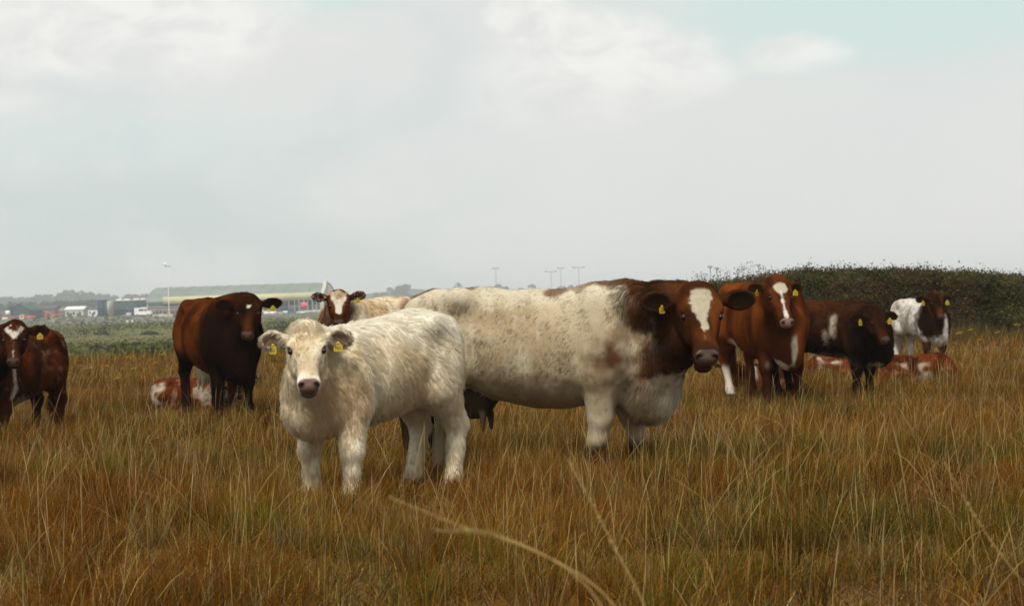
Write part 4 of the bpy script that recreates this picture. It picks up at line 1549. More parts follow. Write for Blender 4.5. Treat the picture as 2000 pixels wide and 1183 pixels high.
def cyl_part(name, r, h, loc, axis, mat, parent, seg=12, r2=None):
    r2 = r if r2 is None else r2
    a = np.linspace(0, 2 * math.pi, seg, endpoint=False)
    V = [(r * math.cos(t), r * math.sin(t), -h / 2) for t in a] + [(r2 * math.cos(t), r2 * math.sin(t), h / 2) for t in a]
    V = np.array(V)
    if axis == 'y':
        V = V[:, [0, 2, 1]]
    elif axis == 'x':
        V = V[:, [2, 0, 1]]
    faces = [list(range(seg))[::-1], list(range(seg, 2 * seg))] + [[i, (i + 1) % seg, seg + (i + 1) % seg, seg + i] for i in range(seg)]
    me = bpy.data.meshes.new(name)
    me.from_pydata([tuple(v + np.array(loc)) for v in V], [], faces)
    me.update()
    bm_fix(me)
    return link(name, me, mat, parent)


M_ROOF = simple_mat('hangar_roof', (0.185, 0.215, 0.185), 0.7, 0.2, 0.12, 0.15)
M_YEL = simple_mat('yellow_cladding', (0.52, 0.50, 0.28), 0.7, 0.2, 0.10, 0.3)
M_CREAM = simple_mat('cream_wall', (0.66, 0.60, 0.44), 0.8, 0.2, 0.1, 0.4)
M_TEAL = simple_mat('green_cladding', (0.030, 0.075, 0.070), 0.7, 0.2, 0.15, 0.4)
M_NAVY = simple_mat('navy_cladding', (0.022, 0.045, 0.085), 0.7, 0.2, 0.15, 0.4)
M_DARK = simple_mat('dark_opening', (0.045, 0.055, 0.070), 0.6, 0.3, 0.2, 0.4)
M_DOOR = simple_mat('door_panel', (0.15, 0.145, 0.15), 0.6, 0.3, 0.15, 0.4)
M_BRICK = simple_mat('brown_brick', (0.20, 0.165, 0.145), 0.9, 0.1, 0.2, 0.8)
M_WHITE = simple_mat('white_paint', (0.76, 0.76, 0.74), 0.4, 0.4, 0.06, 1.0)
M_GREY = simple_mat('grey_metal', (0.36, 0.37, 0.37), 0.5, 0.4, 0.1, 1.0)
M_PALE = simple_mat('pale_sheeting', (0.44, 0.43, 0.36), 0.7, 0.2, 0.1, 0.6)
M_RED = simple_mat('red_paint', (0.48, 0.060, 0.040), 0.5, 0.4, 0.12, 1.0)
M_ORANGE = simple_mat('orange_paint', (0.55, 0.12, 0.035), 0.5, 0.4, 0.12, 1.0)
M_AMBER = simple_mat('yellow_paint', (0.66, 0.42, 0.03), 0.5, 0.4, 0.12, 1.0)
M_GLASS = simple_mat('dark_glass', (0.020, 0.028, 0.034), 0.10, 0.6)
M_TYRE = simple_mat('rubber', (0.018, 0.018, 0.018), 0.9, 0.1)
M_SLATE = simple_mat('slate_roof', (0.075, 0.075, 0.085), 0.7, 0.2, 0.15, 0.5)
M_BARN = simple_mat('barn_green', (0.045, 0.080, 0.065), 0.8, 0.2, 0.2, 0.3)
M_BLUE = simple_mat('blue_paint', (0.06, 0.13, 0.24), 0.4, 0.4, 0.1, 1.0)
M_CONC = simple_mat('concrete', (0.34, 0.33, 0.30), 0.9, 0.1, 0.15, 0.6)


def px_x(px, d):
    return (px - 1000) / FPX * d


def px_h(px, py, d):
    return EYE - (py - float(horizon(px))) / FPX * d - YZ


def build_hangar():
    a, b = np.array((px_x(286, 905), 905.0)), np.array((px_x(626, 900), 900.0))
    Lh = float(np.linalg.norm(b - a))
    ang = math.atan2(b[1] - a[1], b[0] - a[0])
    e = empty('hangar', (a[0], a[1], YZ), ang, label='long aircraft hangar with a barrel roof and a yellow band over its doors', cat='hangar')
    D, eave, crown = 46.0, px_h(290, 589, 905), px_h(300, 562, 925)
    fz = (px_h(450, 590, 903), px_h(450, 576, 903))
    n = 20
    arc = [(D * i / n, eave + (crown - eave) * math.sin(math.pi * i / n) ** 0.62) for i in range(n + 1)]
    inner = [(y, z - 0.5) for y, z in reversed(arc)]
    prism_part('roof', [(y, z) for y, z in arc] + inner, 0, Lh, M_ROOF, e, 'x')
    for i, x in enumerate(np.linspace(0.0, Lh, 15)):
        if 0 < i < 14:       # standing seams of the sheeting
            V, F = [], []
            for (y, z) in arc[1:-1]:
                for s_ in (-0.12, 0.12):
                    V += [(x + s_, y, z + 0.02), (x + s_, y, z + 0.16)]
            for j in range(len(arc) - 3):
                b_ = 4 * j
                F += [(b_ + 1, b_ + 3, b_ + 7, b_ + 5), (b_, b_ + 1, b_ + 5, b_ + 4), (b_ + 2, b_ + 6, b_ + 7, b_ + 3)]
            link('roof_seam', np_mesh('roof_seam', np.array(V), np.array(F), False), M_ROOF, e)
    gable = [(y, z - 0.6) for y, z in arc]
    prism_part('gable_wall', [(0.4, 0.0)] + [(max(0.4, min(D - 0.4, y)), z) for y, z in gable] + [(D - 0.4, 0.0)], 0.2, 0.6, M_PALE, e, 'x')
    prism_part('gable_wall', [(0.4, 0.0)] + [(max(0.4, min(D - 0.4, y)), z) for y, z in gable] + [(D - 0.4, 0.0)], Lh - 0.6, Lh - 0.2, M_CREAM, e, 'x')
    prism_part('gable_fin', [(-1.2, 0.0), (-1.2, eave + 1.0), (6.0, crown - 2.6), (10.5, crown + 0.5), (13.5, crown + 0.8), (13.5, 0.0)], Lh + 0.01, Lh + 1.5, M_PALE, e, 'x')
    x0 = Lh * 0.10
    box_part('door_fascia', x0, Lh - 0.02, -1.6, -0.1, *fz, M_YEL, e)
    for i in range(1, 13):
        xx = x0 + (Lh - x0) * i / 13
        box_part('cladding_joint', xx - 0.06, xx + 0.06, -1.68, -1.6, *fz, M_CREAM, e)
    box_part('wall', 0.7, x0 - 0.02, 0.1, 0.5, 0, eave - 0.2, M_TEAL, e)
    nd = 20
    for i in range(nd):     # sliding leaves, glazed above
        xa, xb = x0 + (Lh - x0) * i / nd, x0 + (Lh - x0) * (i + 1) / nd
        yy = -0.9 if i % 2 else -0.3
        d = box_part('door_panel', xa + 0.08, xb - 0.08, yy, yy + 0.18, 0.0, fz[0] - 0.05, M_DOOR if i % 3 else M_DARK, e)
        box_part('window', xa + 0.5, xb - 0.5, yy - 0.04, yy, fz[0] * 0.62, fz[0] * 0.92, M_GLASS if i % 2 else M_NAVY, d)
    for xx in np.linspace(Lh * 0.86, Lh * 0.985, 6):
        cyl_part('post', 0.16, 6.4, (xx, -3.4, 3.2), 'z', M_GREY, e, 8)
    return e


build_hangar()


def gable_shed(name, px0, px1, py_e, py_r, d, dep, wall, roof, label, cat='shed', side=True, extra=None):
    """shed with its long side (side=True) or its gable towards the pasture"""
    x0, x1 = px_x(px0, d), px_x(px1, d)
    w = x1 - x0
    he, hr = px_h(px0, py_e, d), px_h(px0, py_r, d)
    e = empty(name, (x0, d, YZ), label=label, cat=cat)
    if side:
        prism_part('wall', [(0, 0), (0, he), (dep / 2, hr - 0.1), (dep, he), (dep, 0)], 0, w, wall, e, 'x')
        for s in (0, 1):
            y0, y1 = (-0.35, dep / 2) if s == 0 else (dep / 2, dep + 0.35)
            za, zb = (he - 0.12, hr + 0.05) if s == 0 else (hr + 0.05, he - 0.12)
            prism_part('roof', [(y0, za), (y1, zb), (y1, zb + 0.18), (y0, za + 0.18)], -0.3, w + 0.3, roof, e, 'x')
    else:
        prism_part('wall', [(0, 0), (0, he), (w / 2, hr - 0.1), (w, he), (w, 0)], 0, dep, wall, e, 'y')
        for s in (0, 1):
            xa, xb = (-0.4, w / 2) if s == 0 else (w / 2, w + 0.4)
            za, zb = (he - 0.12, hr + 0.05) if s == 0 else (hr + 0.05, he - 0.12)
            prism_part('roof', [(xa, za), (xb, zb), (xb, zb + 0.18), (xa, za + 0.18)], -0.3, dep + 0.3, roof, e, 'y')
    if extra:
        extra(e, w, he, hr)
    return e


def doors_windows(nd, nw, dmat=M_DARK):
    def fn(e, w, he, hr):
        for i in range(nd):
            x = w * (i + 0.5) / nd
            box_part('door', x - min(1.8, w * 0.12), x + min(1.8, w * 0.12), -0.10, -0.005, 0.0, he * 0.66, dmat, e)
        for i in range(nw):
            x = w * (i + 0.25) / max(nw, 1)
            box_part('window', x, x + min(1.4, 0.3 * w / nw), -0.09, -0.006, he * 0.50, he * 0.78, M_GLASS, e)
    return fn


gable_shed('shed', 127, 163, 604.5, 599.5, 930, 12, M_PALE, M_WHITE, 'pale shed with a bright white roof, left of the navy block', extra=doors_windows(2, 3, M_BARN))
gable_shed('shed', 172, 190, 603.5, 600.0, 915, 9, M_WHITE, M_SLATE, 'small white shed with a dark roof beside the navy block', extra=doors_windows(1, 2, M_BARN))
gable_shed('barn', 17, 57, 607, 594.5, 960, 26, M_BARN, M_TEAL, 'dark green barn with its wide gable facing the pasture', cat='barn', side=False, extra=doors_windows(1, 0))
gable_shed('barn', 57, 106, 604, 598.5, 985, 16, M_BRICK, M_SLATE, 'long brown barn with a dark slate roof behind the orange excavator', cat='barn', extra=doors_windows(3, 4))
gable_shed('barn', 100, 132, 608, 601, 990, 18, M_BRICK, M_BRICK, 'low brown barn half hidden behind the pale shed', cat='barn', extra=doors_windows(2, 0))
gable_shed('shed', -40, 12, 605, 600, 950, 14, M_BRICK, M_BARN, 'green roofed shed at the left edge of the airfield', extra=doors_windows(2, 2))

# white house on the far hill
hx, hd = px_x(137, 2860), 2860.0
e = empty('farmhouse', (hx, hd, EYE + (float(horizon(137)) - 581.5) / FPX * hd), label='white farmhouse standing on the hazy hilltop', cat='house')
prism_part('wall', [(0, -2), (0, 3.2), (3.5, 5.4), (7, 3.2), (7, -2)], -3.8, 1.6, M_WHITE, e, 'x')
prism_part('roof', [(-0.3, 3.1), (3.5, 5.5), (7.3, 3.1), (3.5, 5.8)], -4.0, 1.8, M_SLATE, e, 'x')
box_part('annex', 2.0, 4.6, 0.5, 6, -2, 4.6, M_WHITE, e)
for x in (-2.8, -0.6, 2.7):
    box_part('window', x, x + 1.0, -0.08, -0.01, 1.0, 2.3, M_GLASS, e)

# long low green building with its parapet, rooflights and the navy block at its end
d0 = 925.0
e = empty('office_building', (px_x(212, d0), d0, YZ), label='long low dark green building joined to the left end of the hangar', cat='building')
W = px_x(287, d0) - px_x(212, d0)
H_ = px_h(250, 588.0, d0)
box_part('wall', 0, W, 0, 22, 0, H_, M_TEAL, e)
box_part('parapet', -0.2, W + 0.2, -0.25, 22.2, H_ + 0.003, H_ + 0.5, M_PALE, e)
for x in (2.6, 6.0, 10.5, 13.6):
    box_part('rooflight', x, x + 2.6, 5, 7, H_ + 0.503, H_ + 1.1, M_WHITE, e)
for i in range(7):
    x = 1.0 + (W - 1.5) * i / 7
    box_part('window', x, x + 1.3, -0.10, -0.004, H_ * 0.42, H_ * 0.60, M_GLASS, e)
for i in range(1, 12):
    x = W * i / 12
    box_part('cladding_joint', x - 0.05, x + 0.05, -0.07, -0.003, 0, H_ - 0.01, M_NAVY, e)
box_part('door', W * 0.45, W * 0.45 + 2.4, -0.12, -0.004, 0, 2.6, M_GREY, e)
e = empty('stair_tower', (px_x(279, 930), 944.0, YZ), label='dark green stair tower between the low building and the hangar', cat='tower')
h2 = px_h(280, 577.5, 930)
box_part('wall', 0, 2.0, 0, 5, 0, h2, M_TEAL, e)
prism_part('roof', [(-0.25, h2 + 0.003), (2.25, h2 + 0.003), (2.25, h2 + 0.5), (1.2, h2 + 0.9), (-0.6, h2 + 0.25)], -0.2, 5.2, M_SLATE, e, 'y')
box_part('window', 0.5, 1.4, -0.08, -0.005, h2 * 0.78, h2 * 0.88, M_GLASS, e)
e = empty('office_building', (px_x(191, 905), 905.0, YZ), label='navy blue block with a green and a pale end strip', cat='building')
hb = px_h(200, 585.5, 905)
x1, x2, x3 = [px_x(q, 905) - px_x(191, 905) for q in (203, 209, 212)]
box_part('wall', 0, x1, 0, 12, 0, hb, M_NAVY, e)
box_part('end_strip', x1 + 0.003, x2, 0.1, 12, 0, hb - 0.1, M_TEAL, e, label='green end strip')
box_part('end_strip', x2 + 0.003, x3, 0.2, 12, 1.8, hb - 0.2, M_PALE, e, label='pale end strip')
box_part('roof', -0.2, x3 + 0.1, -0.2, 12.2, hb + 0.003, hb + 0.25, M_GREY, e)
for k in range(2):
    box_part('window', 0.6, x1 - 0.6, -0.08, -0.004, 1.6 + 2.6 * k, 2.6 + 2.6 * k, M_GLASS, e)
# brown annex in front of the hangar's left part
e = empty('annex_building', (px_x(278, 880), 880.0, YZ), label='low brown brick annex with small windows in front of the hangar', cat='building')
W = px_x(352, 880) - px_x(278, 880)
H_ = px_h(310, 600, 880)
box_part('wall', 0, W, 0, 9, 0, H_, M_BRICK, e)
box_part('roof', -0.2, W + 0.2, -0.3, 9.3, H_ + 0.003, H_ + 0.3, M_GREY, e)
for i in range(9):
    x = 0.7 + (W - 1.2) * i / 9
    w = box_part('window', x, x + 1.0, -0.07, -0.004, H_ * 0.38, H_ * 0.72, M_GLASS, e)
    box_part('sill', x - 0.1, x + 1.1, -0.16, -0.072, H_ * 0.35, H_ * 0.375, M_CONC, w)


def mast(px, top_py, d, label, kind):
    x = px_x(px, d)
    h = px_h(px, top_py, d)
    e = empty('light_mast', (x, d, YZ), label=label, cat='light mast', group='tall light masts on the airfield')
    cyl_part('pole', 0.17 if kind != 'w' else 0.20, h, (0, 0, h / 2), 'z', M_GREY if kind != 'w' else M_WHITE, e, 8, 0.12)
    w = 1.1 if kind != 'T' else 2.4
    box_part('crossarm', -w, w, -0.18, 0.18, h, h + 0.28, M_GREY, e)
    for s in ((-1, 1) if kind != 'w' else (-1, 0.7)):
        box_part('lamp', s * w - 0.5, s * w + 0.5, -0.4, 0.3, h + 0.283, h + (0.6 if not (kind == 'w' and s < 0) else 1.7), M_WHITE if kind == 'w' else M_GREY, e)
    box_part('base', -0.6, 0.6, -0.6, 0.6, 0, 0.6, M_CONC, e)


mast(330, 520.5, 880, 'tall white light mast standing in front of the hangar', 'w')
mast(970, 525, 900, 'thin light mast above the roan cow, standing alone', 't')
mast(1078, 531, 930, 'wide armed light mast, lower one of the trio above the roan back', 'T')
mast(1097, 525, 940, 'narrow light mast, middle one of the trio above the roan back', 't')
mast(1132, 523, 900, 'wide armed light mast, rightmost of the trio above the roan back', 'T')


def wheel_set(e, xs, ys, r, w):
    for x in xs:
        for y in ys:
            wh = cyl_part('wheel', r, w, (x, y, r), 'y', M_TYRE, e, 14)
            cyl_part('rim', r * 0.55, w + 0.03, (x, y, r), 'y', M_GREY, wh, 10)


def van(px, d, s, paint, label, rz=0.0, high=True):
    e = empty('parked_van', (px_x(px, d), d, YZ if d > 815 else float(land_z(px_x(px, d), d))), rz, label=label, cat='van')
    prof = [(-2.8, 0.45), (-2.8, 2.55), (-2.6, 2.75), (0.95, 2.75), (1.25, 2.6), (1.95, 1.62), (2.75, 1.32), (2.85, 1.1), (2.85, 0.45)]
    prism_part('body', [(x * s, z * s) for x, z in prof], -1.0 * s, 1.0 * s, paint, e)
    for y in (-1.0, 1.0):
        q = 0.012 * (1 if y > 0 else -1)
        prism_part('side_window', [(x * s, z * s) for x, z in ((0.75, 1.6), (0.75, 2.35), (1.2, 2.35), (1.72, 1.6))], y * s, (y + q) * s, M_GLASS, e)
        prism_part('side_window', [(x * s, z * s) for x, z in ((-1.2, 1.65), (-1.2, 2.3), (0.5, 2.3), (0.5, 1.65))], y * s, (y + q) * s, M_GLASS, e)
    prism_part('windscreen', [(x * s, z * s) for x, z in ((1.30, 2.56), (1.34, 2.58), (1.97, 1.68), (1.94, 1.66))], -0.85 * s, 0.85 * s, M_GLASS, e)
    box_part('bumper', 2.852 * s, 3.0 * s, -0.95 * s, 0.95 * s, 0.4 * s, 0.75 * s, M_GREY, e)
    for y in (-0.7, 0.7):
        box_part('headlight', 2.853 * s, 2.9 * s, (y - 0.2) * s, (y + 0.2) * s, 0.85 * s, 1.1 * s, M_GLASS, e)
    wheel_set(e, (-1.75 * s, 1.85 * s), (-0.9 * s, 0.9 * s), 0.36 * s, 0.26 * s)


def car(px, d, paint, label, rz=0.0):
    e = empty('parked_car', (px_x(px, d), d, YZ if d > 815 else float(land_z(px_x(px, d), d))), rz, label=label, cat='car')
    prism_part('body', [(-2.1, 0.3), (-2.15, 0.85), (-1.5, 0.95), (1.0, 0.95), (1.95, 0.78), (2.12, 0.55), (2.1, 0.3)], -0.85, 0.85, paint, e)
    prism_part('cabin', [(-1.75, 0.953), (-1.2, 1.45), (0.25, 1.48), (1.0, 0.953)], -0.72, 0.72, M_GLASS, e)
    prism_part('roof', [(-1.18, 1.453), (0.24, 1.483), (0.15, 1.55), (-1.1, 1.53)], -0.70, 0.70, paint, e)
    wheel_set(e, (-1.3, 1.3), (-0.78, 0.78), 0.31, 0.2)


van(280, 800, 1.2, M_WHITE, 'white van parked beyond the field, right of the rubble bank', R(-12))
car(306, 826, M_WHITE, 'white car parked between the white van and the yellow loader')
car(301, 860, M_BLUE, 'blue car parked behind the white van')
car(548, 830, M_GREY, 'silver car parked in front of the hangar doors, right of the starred cow')
car(590, 825, M_WHITE, 'white car parked below the red fuel tank')
car(616, 838, M_WHITE, 'white car parked nearest the face of the cream cow')
car(571, 832, M_BLUE, 'blue car parked between the silver car and the white car')
car(206, 850, M_RED, 'small red car parked in front of the low green building')
car(121, 850, M_RED, 'red car parked in front of the pale shed')
van(112, 858, 1.0, M_ORANGE, 'orange van parked right of the excavator', R(10))
car(146, 846, M_BLUE, 'dark car parked at the corner of the pale shed')

# low white walls and sheeting along the yard
for (p0, p1, py0, d, m_, lab) in ((297, 338, 614.5, 818, M_PALE, 'low pale wall right of the white van'), (514, 562, 610, 835, M_WHITE, 'low white barrier in front of the parked cars'),
                                  (598, 640, 612.5, 822, M_PALE, 'low pale barrier left of the cream cow')):
    x0, x1 = px_x(p0, d), px_x(p1, d)
    e = empty('yard_wall', (x0, d, YZ), label=lab, cat='wall')
    n = max(4, int((x1 - x0) / 2.4))
    h = 1.25
    for i in range(n):
        xa, xb = (x1 - x0) * i / n, (x1 - x0) * (i + 1) / n
        box_part('panel', xa + 0.04, xb - 0.04, 0, 0.25, 0, h, m_, e)
    box_part('coping', -0.05, x1 - x0 + 0.05, -0.06, 0.31, h + 0.003, h + 0.12, M_CONC, e)

# lorry with a cream cab and red body
d = 838.0
e = empty('lorry', (px_x(39, d), d, YZ), label='red lorry with a cream cab parked before the green barn', cat='lorry')
prism_part('cab', [(0, 0.7), (0, 2.0), (0.25, 3.0), (1.7, 3.0), (1.7, 0.7)], -1.15, 1.15, M_CREAM, e)
box_part('window', 0.45, 1.35, -1.17, -1.152, 1.9, 2.7, M_GLASS, e)
box_part('body', 1.85, 6.1, -1.2, 1.2, 1.1, 2.5, M_RED, e)
box_part('chassis', 0.2, 6.2, -0.9, 0.9, 0.55, 0.69, M_TYRE, e)
wheel_set(e, (0.9, 4.2, 5.3), (-0.95, 0.95), 0.5, 0.32)
# blue and red trailers by the edge
d = 845.0
e = empty('trailer', (px_x(2, d), d, YZ), label='long red trailer behind the lorry at the left edge', cat='trailer')
box_part('body', 0, 7.2, -1.2, 1.2, 0.9, 2.4, simple_mat('maroon_paint', (0.20, 0.05, 0.06), 0.6, 0.3, 0.15, 1.0), e)
box_part('rail', 0, 7.2, -1.25, 1.25, 2.403, 2.55, M_GREY, e)
wheel_set(e, (5.0, 6.1), (-1.0, 1.0), 0.45, 0.3)
e = empty('container', (px_x(3.5, 832), 832.0, YZ), label='cream storage box just above the head of the streaked calf', cat='container')
box_part('body', 0, 1.9, 0, 2.2, 0.15, 2.1, M_CREAM, e)
box_part('door', 0.25, 1.65, -0.05, -0.003, 0.3, 1.9, M_PALE, e)
box_part('skid', 0, 1.9, 0.1, 2.1, 0, 0.147, M_TYRE, e)
e = empty('container', (px_x(10.5, 935), 935.0, YZ), label='white cube shaped container left of the green barn', cat='container')
box_part('body', 0, 1.7, 0, 2.2, 3.2, 5.2, M_WHITE, e)
box_part('stand', 0.1, 1.6, 0.2, 2.0, 0, 3.197, M_BARN, e)


def excavator(px, d, rz, paint, label, cat, loader=False, s=1.0):
    e = empty('excavator' if not loader else 'loader', (px_x(px, d), d, YZ), rz, label=label, cat=cat)
    if loader:
        wheel_set(e, (-1.2 * s, 1.2 * s), (-0.9 * s, 0.9 * s), 0.65 * s, 0.5 * s)
        box_part('body', -1.9 * s, 1.3 * s, -0.8 * s, 0.8 * s, 0.75 * s, 1.7 * s, paint, e)
    else:
        for y in (-0.95, 0.95):
            prism_part('track', [(x * s, z * s) for x, z in ((-1.7, 0.35), (-1.4, 0.0), (1.4, 0.0), (1.7, 0.35), (1.4, 0.72), (-1.4, 0.72))], (y - 0.25) * s, (y + 0.25) * s, M_TYRE, e)
        box_part('body', -1.7 * s, 1.2 * s, -1.05 * s, 1.05 * s, 0.8 * s, 1.75 * s, paint, e)
    box_part('cab', -0.3 * s, 0.95 * s, -1.0 * s, 0.1 * s, 1.753 * s, 2.95 * s, M_GLASS, e)
    box_part('cab_roof', -0.4 * s, 1.05 * s, -1.05 * s, 0.15 * s, 2.953 * s, 3.08 * s, paint, e)

    def beam(name, p, q, w0, w1):
        p, q = np.array(p) * s, np.array(q) * s
        t = unit(q - p)
        nn = np.array((-t[1], t[0]))
        pr = [tuple(p + nn * w0 * s), tuple(q + nn * w1 * s), tuple(q - nn * w1 * s), tuple(p - nn * w0 * s)]
        prism_part(name, pr, 0.2 * s, 0.6 * s, paint, e)
    if loader:
        beam('boom', (0.8, 1.5), (2.4, 2.3), 0.16, 0.14)
        beam('arm', (2.4, 2.3), (2.9, 1.3), 0.12, 0.10)
        prism_part('bucket', [(x * s, z * s) for x, z in ((2.6, 1.3), (3.4, 1.5), (3.5, 0.9), (2.9, 0.7))], -0.7 * s, 0.9 * s, M_GREY, e)
    else:
        beam('boom', (0.9, 1.3), (1.9, 4.3), 0.22, 0.24)
        beam('boom_tip', (1.85, 4.2), (4.0, 3.4), 0.24, 0.18)
        beam('arm', (4.0, 3.5), (4.6, 1.5), 0.18, 0.13)
        prism_part('bucket', [(x * s, z * s) for x, z in ((4.3, 1.6), (4.9, 1.5), (5.0, 0.8), (4.4, 0.6), (4.0, 1.0))], -0.1 * s, 0.9 * s, M_TYRE, e)


excavator(82, 872, 0, M_ORANGE, 'orange excavator with a raised bent boom', 'excavator', s=0.95)
excavator(320, 850, 0.3, M_AMBER, 'yellow loader standing at the foot of the white light mast', 'loader', True, 0.95)
excavator(517, 858, 0, M_AMBER, 'yellow loader just right of the starred cow head', 'loader', True, 1.1)
excavator(532, 862, 2.8, M_ORANGE, 'orange loader in the middle of the parked machines', 'loader', True, 0.8)
e = empty('fuel_tank', (px_x(594, 856), 856.0, YZ), label='round red tank on a stand before the hangar doors', cat='tank')
cyl_part('vessel', 1.5, 2.6, (0, 0, 3.1), 'x', M_RED, e, 18)
for x in (-0.8, 0.8):
    box_part('leg', x - 0.15, x + 0.15, -0.8, 0.8, 0, 1.75, M_GREY, e)
# two pale markers at the edge of the field
for px, lab in ((248, 'left one of two small white marker stones below the rubble bank'), (258, 'right one of two small white marker stones below the rubble bank')):
    x, y = px_x(px, 752), 752.0
    e = empty('marker_stone', (x, y, float(land_z(x, y)) - 0.05), label=lab, cat='marker', group='white marker stones')
    prism_part('stone', [(-0.28, 0), (-0.3, 0.6), (-0.16, 1.0), (0.14, 1.05), (0.27, 0.6), (0.26, 0)], -0.2, 0.2, M_WHITE, e)
    box_part('plinth', -0.42, 0.42, -0.35, 0.35, 0.0, 0.10, M_CONC, e)


def build_bank_rocks():
    rg = np.random.default_rng(61)
    n = 900
    x = rg.uniform(-190, -126, n)
    y = rg.uniform(752, 806, n)
    V, F, C = [], [], []
    base = np.array([(-1, -1, 0), (1, -1, 0), (1, 1, 0), (-1, 1, 0), (-.6, -.6, 1), (.6, -.6, 1), (.6, .6, 1), (-.6, .6, 1)], float)
    f = np.array([(4, 5, 6, 7), (0, 1, 5, 4), (1, 2, 6, 5), (2, 3, 7, 6), (3, 0, 4, 7)])
    z = land_z(x, y)
    for i in range(n):
        s = rg.uniform(0.2, 0.65)
        b = base * (s * rg.uniform(.7, 1.3), s, s * rg.uniform(.5, 1.1)) + rg.normal(0, 0.12 * s, (8, 3))
        V.append(b + (x[i], y[i], z[i] - 0.1))
        F.append(f + 8 * i)
        g = rg.random()
        C.append(np.tile((np.array((0.28, 0.26, 0.22)) if g > 0.55 else np.array((0.055, 0.075, 0.035))) * rg.uniform(0.6, 1.2), (8, 1)))
    link('rubble', np_mesh('rubble', np.concatenate(V), np.concatenate(F), False, np.concatenate(C)), LEAF, kind='stuff', label='grey rubble and weeds on the bank before the airfield', cat='rubble')


build_bank_rocks()


# ------------------------------------------------------------------ tall stalks close to the camera
def stalk(pts, label, r=0.0030, head=0.32, seed=0):
    rg = np.random.default_rng(seed)
    P = np.array([tuple(at(*p)) if len(p) == 3 else p for p in pts], float)
    root = np.array((P[0][0] + 0.30, P[0][1] - 0.05, 0))
    root[2] = float(ground_z(root[0], root[1])) - 0.01
    P = np.vstack([root, (root * 0.45 + P[0] * 0.55) - (0.03, 0, 0), P])
    tt = np.linspace(0, 1, len(P))
    T = np.linspace(0, 1, 34)
    Q = np.stack([np.interp(T, tt, P[:, i]) for i in range(3)], 1)
    for _ in range(4):
        Q[1:-1] = (Q[:-2] + 2 * Q[1:-1] + Q[2:]) / 4
    e = empty('grass_stalk', tuple(root), label=label, cat='grass stalk', group='bent grass stalks close to the camera')
    V, F = tubes([Q], r, r * 0.45, 6)
    link('stem', np_mesh('stem', V - root, F), STALK, e)
    # narrow seed head: overlapping spikelets along the last stretch
    k0 = int(34 * (1 - head))
    c, cols = [], []
    for _ in range(70):
        f_ = rg.uniform(k0, 33)
        i = int(min(32, f_))
        c.append(Q[i] + (Q[i + 1] - Q[i]) * (f_ - i) + rg.normal(0, 0.0018, 3))
        cols.append(np.array((0.33, 0.225, 0.085)) * rg.uniform(0.7, 1.2))
    V, F, C = leaf_cloud(rg, np.array(c), np.zeros(3), 0.010, np.array(cols), 0.4)
    link('seed_head', np_mesh('seed_head', V - root, F, False, C), LEAF, e)


STALK = simple_mat('dry_stalk', (0.30, 0.20, 0.07), 0.8, 0.15, 0.15, 30)
stalk([(1215, 1185, 3.40), (1120, 1110, 3.42), (1000, 1056, 3.45), (900, 1028, 3.48), (760, 970, 3.50)], 'longest blurred stalk arching left below the white calf', 0.0021, 0.35, 1)
stalk([(1180, 1170, 3.2), (1090, 1095, 3.22), (985, 1046, 3.25), (920, 1034, 3.27), (852, 1036, 3.3)], 'short blurred stalk with its tip drooping beside the longest stalk', 0.0017, 0.3, 2)
stalk([(1262, 1185, 3.9), (1215, 1095, 3.95), (1160, 990, 4.0), (1108, 895, 4.05)], 'straight blurred stalk leaning left below the roan cow front legs', 0.0017, 0.4, 3)
stalk([(2010, 1150, 4.4), (1960, 1090, 4.4), (1905, 1010, 4.45), (1845, 905, 4.5)], 'blurred stalk leaning left near the right edge of the photo', 0.0016, 0.4, 5)

# ------------------------------------------------------------------ the herd
def base_coat(P, c0, c1, sc=5.0, seed=1):
    c0, c1 = np.array(c0, float), np.array(c1, float)
    if c0[0] < 0.2:
        c0, c1 = c0 * (1.45, 1.40, 1.3), c1 * 0.72  # wider contrast paints streaks of sheen into the dark coats
    return lerp(c0, c1, sstep(fbm(P * (1.0, 1.0, 0.6), sc, 3, seed), 0.3, 0.7))


def face_k(g, h):
    return head_mask(h) * np.isin(g, (HEAD, NOSE, MOUTH))


def ear_fill(c, g, h, inner, outer=None):
    if outer is not None:
        c = blend(c, outer, (g == EAR) * 1.0)
    return blend(c, inner, np.clip(h[:, 3], 0, 1) * np.isin(g, (EAR, EARIN)))


def patch(P, c, r, amp=0.35, sc=7.0, seed=3, soft=0.25):
    """a ragged patch of coat round c with radii r; 1 inside"""
    d = np.linalg.norm((P - np.array(c)) / np.array(r), axis=1) + amp * 2 * (fbm(P, sc, 3, seed) - 0.5)
    return 1 - sstep(d, 1 - soft, 1 + soft)


RED = ((0.085, 0.02, 0.004), (0.045, 0.011, 0.0025))
DARK = ((0.055, 0.018, 0.008), (0.028, 0.01, 0.006))
CREAM = ((0.74, 0.66, 0.52), (0.62, 0.51, 0.35))


